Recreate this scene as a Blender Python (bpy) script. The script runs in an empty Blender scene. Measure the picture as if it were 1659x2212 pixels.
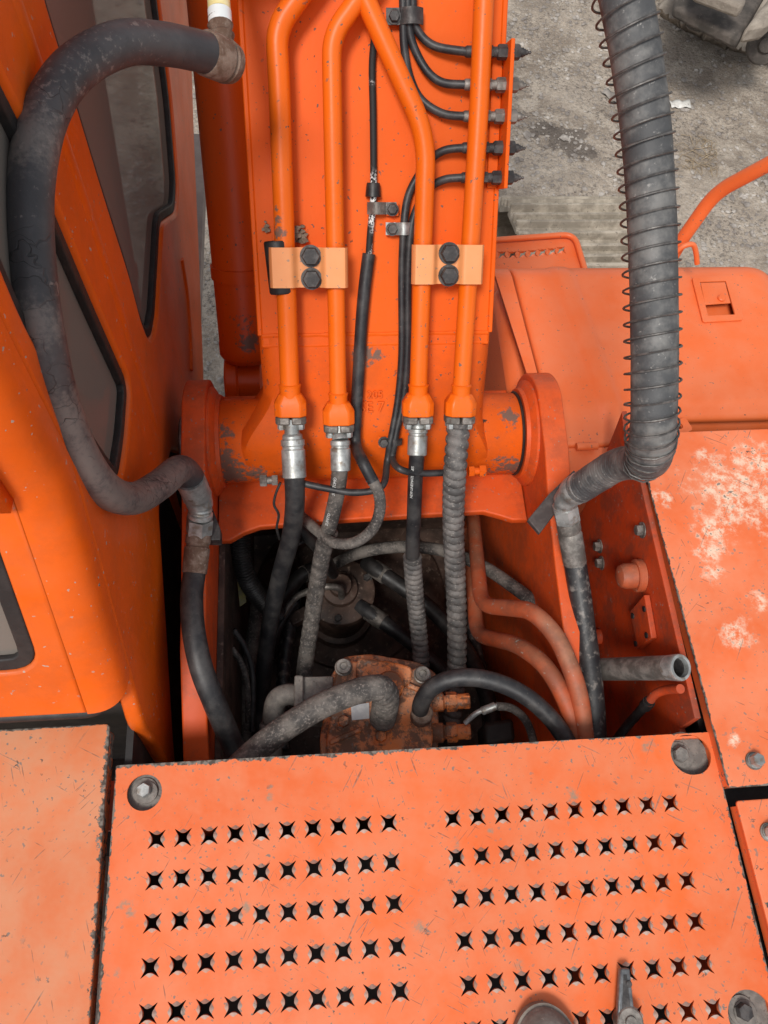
import bpy, bmesh, math, random
import numpy as np
from mathutils import Vector, Matrix, noise as mnoise
random.seed(7)
rad = math.radians
sc = bpy.context.scene
COL = sc.collection

# ------------------------------------------------------------------ camera
# calibrated from the regular grid of punched holes in the step cover (42 x 60 mm pitch), machine axes: x right, y forward, z up
CAM = np.array([0.28, -0.06, 1.371])
ROT = np.array([[0.9957578241, -0.0678303238, 0.0621723641],
                [-0.0356531244, -0.9073383152, -0.4188866630],
                [0.0848245861, 0.4148930331, -0.9059075895]])   # rows: right, down, forward
FOC, CU, CV = 1659.0, 829.5, 1106.0
cd = bpy.data.cameras.new('camera'); cam = bpy.data.objects.new('camera', cd); COL.objects.link(cam)
cd.sensor_fit = 'HORIZONTAL'; cd.sensor_width = 36.0; cd.lens = 36.0; cd.clip_start = 0.02; cd.clip_end = 2000
r_, d_, f_ = ROT
cam.matrix_world = Matrix(((r_[0], -d_[0], -f_[0], CAM[0]), (r_[1], -d_[1], -f_[1], CAM[1]), (r_[2], -d_[2], -f_[2], CAM[2]), (0, 0, 0, 1)))
sc.camera = cam

# ------------------------------------------------------------------ sky, sun, exposure (bright overcast)
SUN_EL, SUN_AZ = rad(58), rad(208)      # azimuth clockwise from +Y
w = bpy.data.worlds.new('World'); sc.world = w; w.use_nodes = True
nt = w.node_tree; nt.nodes.clear()
sky = nt.nodes.new('ShaderNodeTexSky'); sky.sky_type = 'NISHITA'; sky.sun_disc = False
sky.sun_elevation = SUN_EL; sky.sun_rotation = SUN_AZ; sky.air_density = 1.0; sky.dust_density = 1.2; sky.ozone_density = 1.0
hs = nt.nodes.new('ShaderNodeHueSaturation'); hs.inputs['Saturation'].default_value = 0.22
bgn = nt.nodes.new('ShaderNodeBackground'); bgn.inputs['Strength'].default_value = 0.095
wo = nt.nodes.new('ShaderNodeOutputWorld')
nt.links.new(sky.outputs[0], hs.inputs['Color']); nt.links.new(hs.outputs[0], bgn.inputs['Color']); nt.links.new(bgn.outputs[0], wo.inputs['Surface'])
sd = bpy.data.lights.new('sun', 'SUN'); sun = bpy.data.objects.new('sun', sd); COL.objects.link(sun)
sd.energy = 1.5; sd.angle = rad(15); sd.color = (1.0, 0.96, 0.9)
sdir = Vector((math.sin(SUN_AZ) * math.cos(SUN_EL), math.cos(SUN_AZ) * math.cos(SUN_EL), math.sin(SUN_EL)))
sun.rotation_euler = sdir.to_track_quat('Z', 'Y').to_euler()
sc.view_settings.view_transform = 'Standard'; sc.view_settings.look = 'None'
sc.view_settings.exposure = 0.78; sc.view_settings.gamma = 1.0; sc.view_settings.use_curve_mapping = False
sc.cycles.max_bounces = 6; sc.cycles.diffuse_bounces = 3; sc.cycles.glossy_bounces = 3; sc.cycles.transparent_max_bounces = 8
sc.cycles.use_denoising = True

# ------------------------------------------------------------------ sight lines -> points on real planes of the machine
def ray(u, v): return ROT.T @ np.array([(u - CU) / FOC, (v - CV) / FOC, 1.0])
def _v(a): return Vector((float(a[0]), float(a[1]), float(a[2])))
def Zp(u, v, z): d = ray(u, v); return _v(CAM + d * (z - CAM[2]) / d[2])
def Xp(u, v, x): d = ray(u, v); return _v(CAM + d * (x - CAM[0]) / d[0])
def Yp(u, v, y): d = ray(u, v); return _v(CAM + d * (y - CAM[1]) / d[1])
def Dp(u, v, dep): return _v(CAM + ray(u, v) * dep)
def Pp(u, v, p, n): d = ray(u, v); n = np.array(n); return _v(CAM + d * (((np.array(p) - CAM) @ n) / (d @ n)))
PIN = Zp(800, 945, -0.12)                       # boom foot pin
BA = rad(46); BU = Vector((0, math.cos(BA), math.sin(BA))); BN = Vector((0, -math.sin(BA), math.cos(BA))); TOPN = 0.135
def Bp(u, v, h=0.0): return Pp(u, v, PIN + BN * (TOPN + h), BN)
def B3(x, u, n): return Vector((x, PIN.y, PIN.z)) + BU * u + BN * n

# ------------------------------------------------------------------ materials
MATS = {}
def _nodes(name):
    m = bpy.data.materials.new(name); m.use_nodes = True; t = m.node_tree; t.nodes.clear()
    out = t.nodes.new('ShaderNodeOutputMaterial'); b = t.nodes.new('ShaderNodeBsdfPrincipled'); t.links.new(b.outputs[0], out.inputs[0])
    geo = t.nodes.new('ShaderNodeNewGeometry')
    MATS[name] = m
    return m, t, b, geo
def N(t, kind, **kw):
    n = t.nodes.new('ShaderNode' + kind)
    for k, v in kw.items():
        if hasattr(n, k): setattr(n, k, v)
        else: n.inputs[k.replace('_', ' ')].default_value = v
    return n
def noise(t, geo, scale, detail=3.0, rough=0.55, vec=None):
    n = N(t, 'TexNoise'); n.inputs['Scale'].default_value = scale; n.inputs['Detail'].default_value = detail; n.inputs['Roughness'].default_value = rough
    t.links.new(vec if vec else geo.outputs['Position'], n.inputs['Vector']); return n.outputs[0]
def ramp(t, fac, lo, hi, inv=False):
    n = N(t, 'MapRange', interpolation_type='SMOOTHSTEP'); n.inputs['From Min'].default_value = lo; n.inputs['From Max'].default_value = hi
    if inv: n.inputs['To Min'].default_value = 1; n.inputs['To Max'].default_value = 0
    t.links.new(fac, n.inputs['Value']); return n.outputs[0]
def math_(t, op, a, b=None):
    n = N(t, 'Math', operation=op)
    for i, q in enumerate((a, b)):
        if q is None: continue
        if isinstance(q, (int, float)): n.inputs[i].default_value = q
        else: t.links.new(q, n.inputs[i])
    return n.outputs[0]
def mix(t, fac, a, b):
    n = N(t, 'Mix', data_type='RGBA')
    if isinstance(fac, (int, float)): n.inputs[0].default_value = fac
    else: t.links.new(fac, n.inputs[0])
    for i, q in ((6, a), (7, b)):
        if isinstance(q, tuple): n.inputs[i].default_value = (*q, 1)
        else: t.links.new(q, n.inputs[i])
    return n.outputs[2]
def stretched(t, geo, ang, sx, sy):
    q = N(t, 'VectorRotate', rotation_type='Z_AXIS'); q.inputs['Angle'].default_value = ang; t.links.new(geo.outputs['Position'], q.inputs['Vector'])
    n = N(t, 'Mapping'); n.inputs['Scale'].default_value = (sx, sy, sy)
    t.links.new(q.outputs[0], n.inputs['Vector']); return n.outputs[0]
def spots(t, geo, pts, nscale, namp, lo=0.75, hi=1.05):
    """worn patches of a shape of their own: union of noisy blobs (centre, radius)"""
    res = None
    nz = noise(t, geo, nscale, 5, 0.65)
    for p, r in pts:
        sub = N(t, 'VectorMath', operation='SUBTRACT'); t.links.new(geo.outputs['Position'], sub.inputs[0]); sub.inputs[1].default_value = p
        ln = N(t, 'VectorMath', operation='LENGTH'); t.links.new(sub.outputs[0], ln.inputs[0])
        d = math_(t, 'DIVIDE', ln.outputs['Value'], r)
        d = math_(t, 'SUBTRACT', d, math_(t, 'MULTIPLY', math_(t, 'SUBTRACT', nz, 0.5), namp))
        f = ramp(t, d, lo, hi, True)
        res = f if res is None else math_(t, 'MAXIMUM', res, f)
    return res

def paint(name, base, dusty=(0.62, 0.30, 0.17), dust=0.3, chips=0.5, scratch=0.0, rough=0.42, edge=None, worn=None, worn_col=(0.78, 0.62, 0.47), soot=None, grime=0.0, spec=0.4, chipc=1.0):
    m, t, b, geo = _nodes(name)
    mid = noise(t, geo, 9.0, 4, 0.65)
    col = mix(t, ramp(t, noise(t, geo, 4.0, 1), 0.35, 0.65), tuple(c * 0.88 for c in base), base)
    if dust:
        sep = N(t, 'SeparateXYZ'); t.links.new(geo.outputs['Normal'], sep.inputs[0])
        dn = math_(t, 'MULTIPLY', ramp(t, mid, 0.2, 0.75), dust)
        dn = math_(t, 'MULTIPLY', dn, math_(t, 'ADD', math_(t, 'MULTIPLY', ramp(t, sep.outputs['Z'], 0.1, 1.0), 0.75), 0.25))
        col = mix(t, dn, col, dusty)
    if grime:
        g = math_(t, 'MULTIPLY', ramp(t, noise(t, geo, 24.0 if grime > 0.6 else 11.0, 5, 0.75), 0.46 if grime > 0.6 else 0.42, 0.56 if grime > 0.6 else 0.64), grime)
        col = mix(t, g, col, (0.075, 0.048, 0.034))
    mask = None
    area = ramp(t, mid, 0.42, 0.6)
    fine = noise(t, geo, 120.0, 1, 0.5)
    if chips:
        c1 = ramp(t, fine, 0.745 - 0.045 * chips, 0.76 - 0.045 * chips)
        c2 = math_(t, 'MULTIPLY', ramp(t, noise(t, geo, 46.0, 4, 0.7), 0.685 - 0.03 * chips, 0.70 - 0.03 * chips), area)
        mask = math_(t, 'MAXIMUM', math_(t, 'MULTIPLY', c1, math_(t, 'ADD', math_(t, 'MULTIPLY', area, 0.55), 0.35)), c2)
    if scratch:
        for k, (a, sx, sy) in enumerate(((0.5, 16, 240), (-0.75, 13, 260), (1.3, 20, 300), (2.1, 11, 220))):
            sc_ = noise(t, geo, 1.0, 1, 0.5, stretched(t, geo, a, sx, sy))
            q = ramp(t, sc_, 0.735 - 0.03 * scratch, 0.75 - 0.03 * scratch)
            sub = N(t, 'VectorMath', operation='ADD'); t.links.new(geo.outputs['Position'], sub.inputs[0]); sub.inputs[1].default_value = (k * 3.7, k * 1.9, 0)
            q = math_(t, 'MULTIPLY', q, ramp(t, noise(t, geo, 6.5, 1, 0.5, sub.outputs[0]), 0.5, 0.56))
            q = math_(t, 'MULTIPLY', q, 0.6)
            mask = q if mask is None else math_(t, 'MAXIMUM', mask, q)
    if edge:      # bare worn band along the plate's own edges: (nx, ny, c, width) with distance = n.p + c
        sp = N(t, 'SeparateXYZ'); t.links.new(geo.outputs['Position'], sp.inputs[0])
        en = math_(t, 'MULTIPLY', math_(t, 'SUBTRACT', noise(t, geo, 40.0, 4, 0.75), 0.5), 5.0)
        for nx, ny, c, wd in edge:
            dd = math_(t, 'ADD', math_(t, 'ADD', math_(t, 'MULTIPLY', sp.outputs['X'], nx), math_(t, 'MULTIPLY', sp.outputs['Y'], ny)), c)
            e = ramp(t, math_(t, 'SUBTRACT', en, math_(t, 'DIVIDE', dd, wd)), -0.75, -0.55)
            mask = e if mask is None else math_(t, 'MAXIMUM', mask, e)
    metal = mix(t, ramp(t, fine, 0.4, 0.6), tuple(c * chipc for c in (0.10, 0.08, 0.065)), tuple(c * chipc for c in (0.26, 0.225, 0.19)))
    r = math_(t, 'ADD', math_(t, 'MULTIPLY', mid, 0.25), rough - 0.12)
    if worn:
        wf = spots(t, geo, worn, 30, 3.0, 0.1, 1.25)
        wf = math_(t, 'MULTIPLY', wf, ramp(t, noise(t, geo, 60, 5, 0.8), 0.38, 0.60))
        col = mix(t, math_(t, 'MULTIPLY', wf, 0.85), col, worn_col)
    if soot:
        sf = spots(t, geo, soot, 90, 3.6, 0.55, 1.1)
        col = mix(t, math_(t, 'MULTIPLY', sf, 0.9), col, (0.13, 0.11, 0.09))
    if mask is not None:
        col = mix(t, mask, col, metal); r = math_(t, 'ADD', r, math_(t, 'MULTIPLY', mask, 0.2))
    t.links.new(col, b.inputs['Base Color']); t.links.new(r, b.inputs['Roughness']); b.inputs['Specular IOR Level'].default_value = spec
    bmp = N(t, 'Bump'); bmp.inputs['Strength'].default_value = 0.12; bmp.inputs['Distance'].default_value = 0.002
    t.links.new(noise(t, geo, 70, 2), bmp.inputs['Height']); t.links.new(bmp.outputs[0], b.inputs['Normal'])
    return m

def simple(name, c1, c2, scale=30, rough=0.6, metallic=0.0, bump=0.3, lo=0.4, hi=0.65, fleck=None, fscale=200, flo=0.6, fhi=0.7, spec=None, bdist=0.002):
    m, t, b, geo = _nodes(name)
    col = mix(t, ramp(t, noise(t, geo, scale, 5, 0.65), lo, hi), c1, c2)
    if fleck: col = mix(t, ramp(t, noise(t, geo, fscale, 3, 0.6), flo, fhi), col, fleck)
    t.links.new(col, b.inputs['Base Color']); b.inputs['Metallic'].default_value = metallic
    t.links.new(math_(t, 'ADD', math_(t, 'MULTIPLY', noise(t, geo, scale * 1.7, 4), 0.3), rough - 0.15), b.inputs['Roughness'])
    if spec is not None: b.inputs['Specular IOR Level'].default_value = spec
    bmp = N(t, 'Bump'); bmp.inputs['Strength'].default_value = bump; bmp.inputs['Distance'].default_value = bdist
    t.links.new(noise(t, geo, scale * 4, 4, 0.6), bmp.inputs['Height']); t.links.new(bmp.outputs[0], b.inputs['Normal'])
    return m

PH0 = 0.045
paint('paint_boom', (0.80, 0.112, 0.005), dust=0.03, chips=0.6, rough=0.45, spec=0.16, chipc=0.4, edge=None)
paint('paint_casting', (0.80, 0.112, 0.005), dusty=(0.55, 0.24, 0.12), dust=0.07, chips=1.0, rough=0.5, spec=0.2, chipc=0.4, grime=0.14, soot=[(tuple(Bp(785, 768)), 0.024), (tuple(Bp(815, 768)), 0.014)] + [(tuple(Zp(u, v, z)), r) for u, v, z, r in ((500, 1030, -0.105, 0.045), (488, 985, -0.07, 0.028), (560, 1035, -0.11, 0.03), (620, 1030, -0.11, 0.02), (1098, 1030, -0.11, 0.045), (1102, 900, -0.03, 0.022), (488, 935, -0.045, 0.022), (1060, 1030, -0.11, 0.02))])
paint('paint_pipe', (0.82, 0.135, 0.004), dust=0.06, chips=0.75, rough=0.38, spec=0.28, chipc=0.5, soot=[(tuple(Bp(600, 505, PH0 + 0.018)), 0.014), (tuple(Bp(597, 475, PH0 + 0.016)), 0.010), (tuple(Bp(597, 452, PH0 + 0.015)), 0.006)])
paint('paint_clamp', (0.80, 0.29, 0.10), dusty=(0.80, 0.42, 0.2), dust=0.4, chips=1.0, rough=0.5, edge=None)
paint('paint_cylinder', (0.82, 0.10, 0.004), dust=0.03, chips=0.3, rough=0.40, chipc=0.4, soot=[(tuple(Dp(530, 690, 1.9)), 0.03), (tuple(Dp(538, 740, 1.9)), 0.03), (tuple(Dp(500, 578, 1.9)), 0.02)])
paint('paint_cab', (0.78, 0.115, 0.003), dusty=(0.55, 0.22, 0.11), dust=0.28, chips=0.45, rough=0.34, spec=0.3, chipc=1.5, grime=0.12)
paint('paint_frame', (0.70, 0.085, 0.010), dusty=(0.55, 0.24, 0.13), dust=0.16, chips=0.8, rough=0.5, grime=0.3, spec=0.25)
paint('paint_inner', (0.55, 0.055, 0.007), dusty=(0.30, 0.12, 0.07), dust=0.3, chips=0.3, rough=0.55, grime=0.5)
def edge_line(p, q, width, inside):
    """wear band along the line p-q; inside: a point on the plate"""
    d = (q - p).normalized(); n = Vector((-d.y, d.x)); c = -(n.x * p.x + n.y * p.y)
    if n.x * inside[0] + n.y * inside[1] + c < 0: n, c = -n, -c
    return (n.x, n.y, c, width)
def e2(u0, v0, u1, v1, z, width, inside): a, b = Zp(u0, v0, z), Zp(u1, v1, z); return edge_line(Vector((a.x, a.y)), Vector((b.x, b.y)), width, inside)
paint('paint_cover', (0.80, 0.135, 0.024), dusty=(0.70, 0.215, 0.10), dust=0.85, chips=1.3, scratch=1.0, rough=0.5, spec=0.3, chipc=0.75, worn=[(tuple(Zp(u, v, 0)), r) for u, v, r in ((583, 1722, 0.007), (583, 1700, 0.004), (285, 1962, 0.013), (268, 1955, 0.008), (1060, 1795, 0.006), (985, 1822, 0.010), (705, 2052, 0.012), (1120, 2085, 0.009), (530, 1960, 0.010), (1400, 1610, 0.012), (1500, 1660, 0.008), (905, 2000, 0.012), (1240, 1720, 0.014), (250, 2105, 0.008))], worn_col=(0.26, 0.22, 0.16), edge=[(1, 0, 0.073, 0.0035), (-1, 0, 0.964, 0.005), (0, -1, 0.118, 0.0065)])
paint('paint_walkway', (0.68, 0.16, 0.045), dusty=(0.58, 0.26, 0.14), dust=0.9, chips=1.15, scratch=0.4, rough=0.55, spec=0.3, chipc=0.75, edge=[e2(238, 1563, 200, 2212, 0.015, 0.0085, (-0.5, 0)), e2(0, 1578, 238, 1563, 0.015, 0.003, (-0.5, 0))])
wornp = [(tuple(Zp(u, v, 0.03)), r) for u, v, r in ((1590, 1070, 0.085), (1545, 1140, 0.045), (1533, 1195, 0.03), (1540, 1235, 0.024), (1592, 1370, 0.03), (1640, 1300, 0.018), (1430, 1075, 0.02), (1520, 985, 0.018), (1590, 1600, 0.012), (1630, 1000, 0.05))]
paint('paint_deck', (0.80, 0.145, 0.035), dusty=(0.74, 0.25, 0.13), dust=0.75, chips=1.1, scratch=0.5, rough=0.5, spec=0.3, chipc=0.75, worn=wornp, edge=[e2(1400, 1040, 1575, 1702, 0.03, 0.0022, (1.3, 0.3)), (0, 1, -0.017, 0.002)])
paint('paint_deck_rear', (0.80, 0.135, 0.03), dusty=(0.74, 0.24, 0.12), dust=0.75, chips=1.2, scratch=0.5, rough=0.5, spec=0.3, chipc=0.75)
paint('paint_box', (0.80, 0.15, 0.035), dusty=(0.74, 0.23, 0.11), dust=0.55, chips=0.2, rough=0.42, spec=0.35, chipc=0.6)
paint('paint_motor', (0.84, 0.19, 0.012), dusty=(0.34, 0.28, 0.21), dust=0.75, chips=2.4, rough=0.6, grime=0.8, chipc=0.8)
paint('paint_lines', (0.46, 0.075, 0.02), dusty=(0.34, 0.17, 0.10), dust=0.85, chips=0.9, rough=0.6, grime=0.45, chipc=1.3)
paint('rim_worn', (0.46, 0.20, 0.12), dusty=(0.42, 0.37, 0.33), dust=1.0, chips=2.5, rough=0.45)
simple('rubber', (0.016, 0.016, 0.018), (0.05, 0.047, 0.046), 22, 0.5, bump=0.2, fleck=(0.12, 0.105, 0.095), flo=0.62, fhi=0.8)
simple('rubber_dusty', (0.045, 0.04, 0.037), (0.15, 0.132, 0.116), 20, 0.75, bump=0.5, fleck=(0.20, 0.175, 0.155), fscale=190, flo=0.5, fhi=0.72)
simple('rubber_dark', (0.012, 0.011, 0.011), (0.03, 0.027, 0.026), 30, 0.5, bump=0.2)
simple('sleeve', (0.06, 0.061, 0.063), (0.165, 0.16, 0.152), 17, 0.6, bump=0.5, fleck=(0.27, 0.26, 0.245), fscale=120, flo=0.62, fhi=0.75)
simple('wrap', (0.07, 0.066, 0.064), (0.17, 0.155, 0.145), 24, 0.65, bump=0.3, fleck=(0.26, 0.235, 0.21), fscale=180, flo=0.58, fhi=0.7)
simple('wire', (0.085, 0.08, 0.077), (0.17, 0.16, 0.15), 60, 0.5, 0.6, bump=0.2)
simple('zinc', (0.30, 0.31, 0.30), (0.50, 0.515, 0.50), 34, 0.46, 0.6, bump=0.2, fleck=(0.24, 0.205, 0.17), fscale=48, flo=0.54, fhi=0.70)
simple('steel', (0.15, 0.135, 0.12), (0.32, 0.29, 0.26), 40, 0.55, 0.6, bump=0.3)
simple('steel_dark', (0.045, 0.042, 0.042), (0.11, 0.10, 0.095), 40, 0.55, 0.5, bump=0.3)
simple('plier_steel', (0.13, 0.135, 0.14), (0.24, 0.245, 0.25), 40, 0.4, 0.6, bump=0.2)
simple('bar_steel', (0.055, 0.042, 0.039), (0.10, 0.08, 0.074), 30, 0.6, 0.2, bump=0.3)
simple('rust', (0.13, 0.075, 0.05), (0.25, 0.18, 0.14), 50, 0.8, 0.1, bump=0.6, fleck=(0.3, 0.23, 0.19), fscale=140, flo=0.6, fhi=0.75)
simple('bare', (0.17, 0.155, 0.14), (0.25, 0.225, 0.2), 60, 0.7, 0.2, bump=0.4, fleck=(0.1, 0.085, 0.075), fscale=150)
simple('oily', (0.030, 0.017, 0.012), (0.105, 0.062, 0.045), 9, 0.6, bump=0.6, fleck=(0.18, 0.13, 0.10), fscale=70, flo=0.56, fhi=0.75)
simple('rubber_scuffed', (0.014, 0.014, 0.016), (0.035, 0.033, 0.033), 25, 0.5, bump=0.3, fleck=(0.17, 0.15, 0.135), fscale=60, flo=0.50, fhi=0.70)
simple('shade_and_grime', (0.012, 0.010, 0.010), (0.035, 0.028, 0.024), 12, 0.6, bump=0.3)  # near-black: shade of gaps and covered spaces put into the colour, plus grease
simple('seal', (0.010, 0.009, 0.009), (0.022, 0.018, 0.017), 30, 0.6, bump=0.2)
simple('yellow_tape', (0.78, 0.66, 0.28), (0.85, 0.78, 0.52), 20, 0.5, bump=0.1)
simple('white_tape', (0.72, 0.76, 0.76), (0.84, 0.86, 0.85), 20, 0.5, bump=0.1)
simple('plate_label', (0.55, 0.58, 0.60), (0.70, 0.72, 0.72), 60, 0.35, 0.3, bump=0.1)
simple('text_white', (0.5, 0.5, 0.48), (0.72, 0.72, 0.7), 200, 0.6, bump=0.0)
simple('mud', (0.22, 0.185, 0.15), (0.36, 0.31, 0.255), 8, 0.85, bump=0.6, fleck=(0.32, 0.28, 0.24), fscale=60, flo=0.6, fhi=0.75, bdist=0.01)
simple('mud_dark', (0.055, 0.047, 0.04), (0.12, 0.10, 0.085), 7, 0.85, bump=0.5, fleck=(0.16, 0.135, 0.115), fscale=50, flo=0.6, fhi=0.75, bdist=0.01)
simple('track_steel', (0.27, 0.235, 0.185), (0.46, 0.405, 0.325), 12, 0.75, 0.1, bump=0.5, fleck=(0.17, 0.15, 0.125), fscale=80, flo=0.6, fhi=0.72, bdist=0.006)
simple('paper', (0.62, 0.60, 0.55), (0.74, 0.73, 0.69), 20, 0.9, bump=0.2)
simple('leather', (0.14, 0.12, 0.105), (0.22, 0.195, 0.175), 30, 0.75, bump=0.4, fleck=(0.3, 0.27, 0.24), fscale=180, flo=0.6, fhi=0.75)
simple('sole', (0.16, 0.13, 0.11), (0.26, 0.22, 0.185), 40, 0.8, bump=0.4)
simple('stone', (0.21, 0.185, 0.165), (0.46, 0.42, 0.375), 6, 0.9, bump=0.3)
simple('twig', (0.24, 0.18, 0.12), (0.38, 0.30, 0.2), 60, 0.9, bump=0.4)
simple('clod', (0.16, 0.12, 0.085), (0.28, 0.22, 0.16), 70, 0.95, bump=0.8)
simple('seat_fabric', (0.10, 0.085, 0.075), (0.15, 0.13, 0.115), 30, 0.9)
simple('cab_trim', (0.30, 0.265, 0.235), (0.40, 0.36, 0.32), 10, 0.8)
simple('old_board', (0.22, 0.20, 0.12), (0.35, 0.30, 0.1), 60, 0.8)
def speckle():
    m, t, b, geo = _nodes('braid')
    f = ramp(t, noise(t, geo, 330, 1, 0.5), 0.46, 0.54)
    f = math_(t, 'MULTIPLY', f, ramp(t, noise(t, geo, 14, 3, 0.6), 0.42, 0.55))
    t.links.new(mix(t, f, (0.012, 0.012, 0.012), (0.72, 0.72, 0.7)), b.inputs['Base Color']); b.inputs['Roughness'].default_value = 0.7
speckle()
def cracked():
    m, t, b, geo = _nodes('rubber_cracked')
    col = mix(t, ramp(t, noise(t, geo, 10, 5, 0.65), 0.4, 0.65), (0.038, 0.038, 0.042), (0.070, 0.068, 0.071))
    sp = N(t, 'SeparateXYZ'); t.links.new(geo.outputs['Position'], sp.inputs[0])
    dustn = ramp(t, math_(t, 'ADD', noise(t, geo, 110, 4, 0.65), math_(t, 'MULTIPLY', ramp(t, noise(t, geo, 6, 3), 0.4, 0.6), 0.16)), 0.68, 0.84)
    col = mix(t, math_(t, 'MULTIPLY', dustn, 0.55), col, (0.26, 0.23, 0.21))
    low = spots(t, geo, [(tuple(Dp(*p)), r) for p, r in (((178, 994, 1.0), 0.07), ((240, 1066, 1.09), 0.075), ((300, 1070, 1.18), 0.07), ((360, 1036, 1.29), 0.07), ((140, 900, 0.94), 0.05), ((60, 300, 0.85), 0.04), ((75, 700, 0.86), 0.03))], 120, 2.6, 0.2, 1.3)
    col = mix(t, math_(t, 'MULTIPLY', low, 0.6), col, (0.20, 0.175, 0.158))
    vo = N(t, 'TexVoronoi', feature='DISTANCE_TO_EDGE'); vo.inputs['Scale'].default_value = 30
    dist = N(t, 'VectorMath', operation='ADD'); nv = N(t, 'TexNoise'); nv.inputs['Scale'].default_value = 30
    t.links.new(geo.outputs['Position'], nv.inputs['Vector'])
    sc_ = N(t, 'VectorMath', operation='SCALE'); sc_.inputs['Scale'].default_value = 0.035; t.links.new(nv.outputs['Color'], sc_.inputs[0])
    t.links.new(geo.outputs['Position'], dist.inputs[0]); t.links.new(sc_.outputs[0], dist.inputs[1]); sq = N(t, 'Mapping'); sq.inputs['Scale'].default_value = (0.55, 1.25, 1.25); t.links.new(dist.outputs[0], sq.inputs['Vector']); t.links.new(sq.outputs[0], vo.inputs['Vector'])
    crack = math_(t, 'MULTIPLY', ramp(t, vo.outputs[0], 0.008, 0.022, True), ramp(t, noise(t, geo, 9, 2), 0.52, 0.62))
    col = mix(t, math_(t, 'MULTIPLY', crack, 0.8), col, (0.012, 0.012, 0.013))
    t.links.new(col, b.inputs['Base Color']); b.inputs['Roughness'].default_value = 0.55
    bmp = N(t, 'Bump'); bmp.inputs['Strength'].default_value = 0.5; bmp.inputs['Distance'].default_value = 0.003
    h = math_(t, 'SUBTRACT', math_(t, 'MULTIPLY', noise(t, geo, 70, 4), 0.5), crack)
    t.links.new(h, bmp.inputs['Height']); t.links.new(bmp.outputs[0], b.inputs['Normal'])
cracked()
def glass():
    m = bpy.data.materials.new('glass'); m.use_nodes = True; t = m.node_tree; t.nodes.clear(); MATS['glass'] = m
    out = t.nodes.new('ShaderNodeOutputMaterial'); mx = t.nodes.new('ShaderNodeMixShader'); gl = t.nodes.new('ShaderNodeBsdfGlossy'); tr = t.nodes.new('ShaderNodeBsdfTransparent')
    mx2 = t.nodes.new('ShaderNodeMixShader'); df = t.nodes.new('ShaderNodeBsdfDiffuse'); df.inputs['Color'].default_value = (0.36, 0.315, 0.275, 1); mx2.inputs[0].default_value = 0.42
    fr = t.nodes.new('ShaderNodeFresnel'); fr.inputs['IOR'].default_value = 1.6; gl.inputs['Roughness'].default_value = 0.03
    tr.inputs['Color'].default_value = (0.42, 0.43, 0.41, 1)
    t.links.new(fr.outputs[0], mx.inputs[0]); t.links.new(tr.outputs[0], mx.inputs[1]); t.links.new(gl.outputs[0], mx.inputs[2])
    t.links.new(mx.outputs[0], mx2.inputs[1]); t.links.new(df.outputs[0], mx2.inputs[2]); t.links.new(mx2.outputs[0], out.inputs[0])
glass()
def dirt():
    m, t, b, geo = _nodes('ground')
    big = ramp(t, noise(t, geo, 1.3, 5, 0.65), 0.35, 0.65)
    col = mix(t, big, (0.275, 0.222, 0.172), (0.45, 0.378, 0.305))
    col = mix(t, math_(t, 'MULTIPLY', ramp(t, noise(t, geo, 6.0, 6, 0.75), 0.45, 0.62), 0.8), col, (0.54, 0.462, 0.375))
    gr = ramp(t, noise(t, geo, 2.2, 3, 0.6), 0.45, 0.6)
    col = mix(t, math_(t, 'MULTIPLY', ramp(t, noise(t, geo, 38, 5, 0.8), 0.48, 0.62), math_(t, 'ADD', math_(t, 'MULTIPLY', gr, 0.5), 0.35)), col, (0.11, 0.093, 0.08))
    col = mix(t, math_(t, 'MULTIPLY', ramp(t, noise(t, geo, 65, 3, 0.7), 0.58, 0.66), 0.7), col, (0.52, 0.49, 0.45))
    st = spots(t, geo, [(tuple(Zp(1215, 310, -2.2)), 0.17), (tuple(Zp(1170, 285, -2.2)), 0.10), (tuple(Zp(1255, 335, -2.2)), 0.11)], 9, 2.6)
    col = mix(t, math_(t, 'MULTIPLY', st, 0.7), col, (0.075, 0.06, 0.052))
    t.links.new(col, b.inputs['Base Color']); b.inputs['Roughness'].default_value = 0.95
    bmp = N(t, 'Bump'); bmp.inputs['Strength'].default_value = 0.9; bmp.inputs['Distance'].default_value = 0.03
    t.links.new(math_(t, 'ADD', noise(t, geo, 30, 6, 0.7), math_(t, 'MULTIPLY', noise(t, geo, 4, 3), 1.5)), bmp.inputs['Height']); t.links.new(bmp.outputs[0], b.inputs['Normal'])
dirt()

# ------------------------------------------------------------------ mesh tools
def frame_axes(d):
    d = d.normalized(); a = Vector((0, 0, 1)) if abs(d.z) < 0.9 else Vector((1, 0, 0))
    x = a.cross(d).normalized(); return x, d.cross(x), d
def catmull(pts, n=8):
    """smooth path through control points; each point may carry extra scalars (radius)"""
    P = [np.array(p, float) for p in pts]; P = [2 * P[0] - P[1]] + P + [2 * P[-1] - P[-2]]
    out = []
    for i in range(1, len(P) - 2):
        for k in range(n):
            s = k / n
            out.append(0.5 * ((2 * P[i]) + (-P[i - 1] + P[i + 1]) * s + (2 * P[i - 1] - 5 * P[i] + 4 * P[i + 1] - P[i + 2]) * s * s + (-P[i - 1] + 3 * P[i] - 3 * P[i + 1] + P[i + 2]) * s ** 3))
    out.append(P[-2]); return out
def resample(pts, step):
    P = np.array(pts); seg = np.linalg.norm(np.diff(P[:, :3], axis=0), axis=1); L = np.r_[0, np.cumsum(seg)]
    n = max(2, int(round(L[-1] / step)) + 1); s = np.linspace(0, L[-1], n)
    return np.stack([np.interp(s, L, P[:, k]) for k in range(P.shape[1])], 1), s
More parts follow.
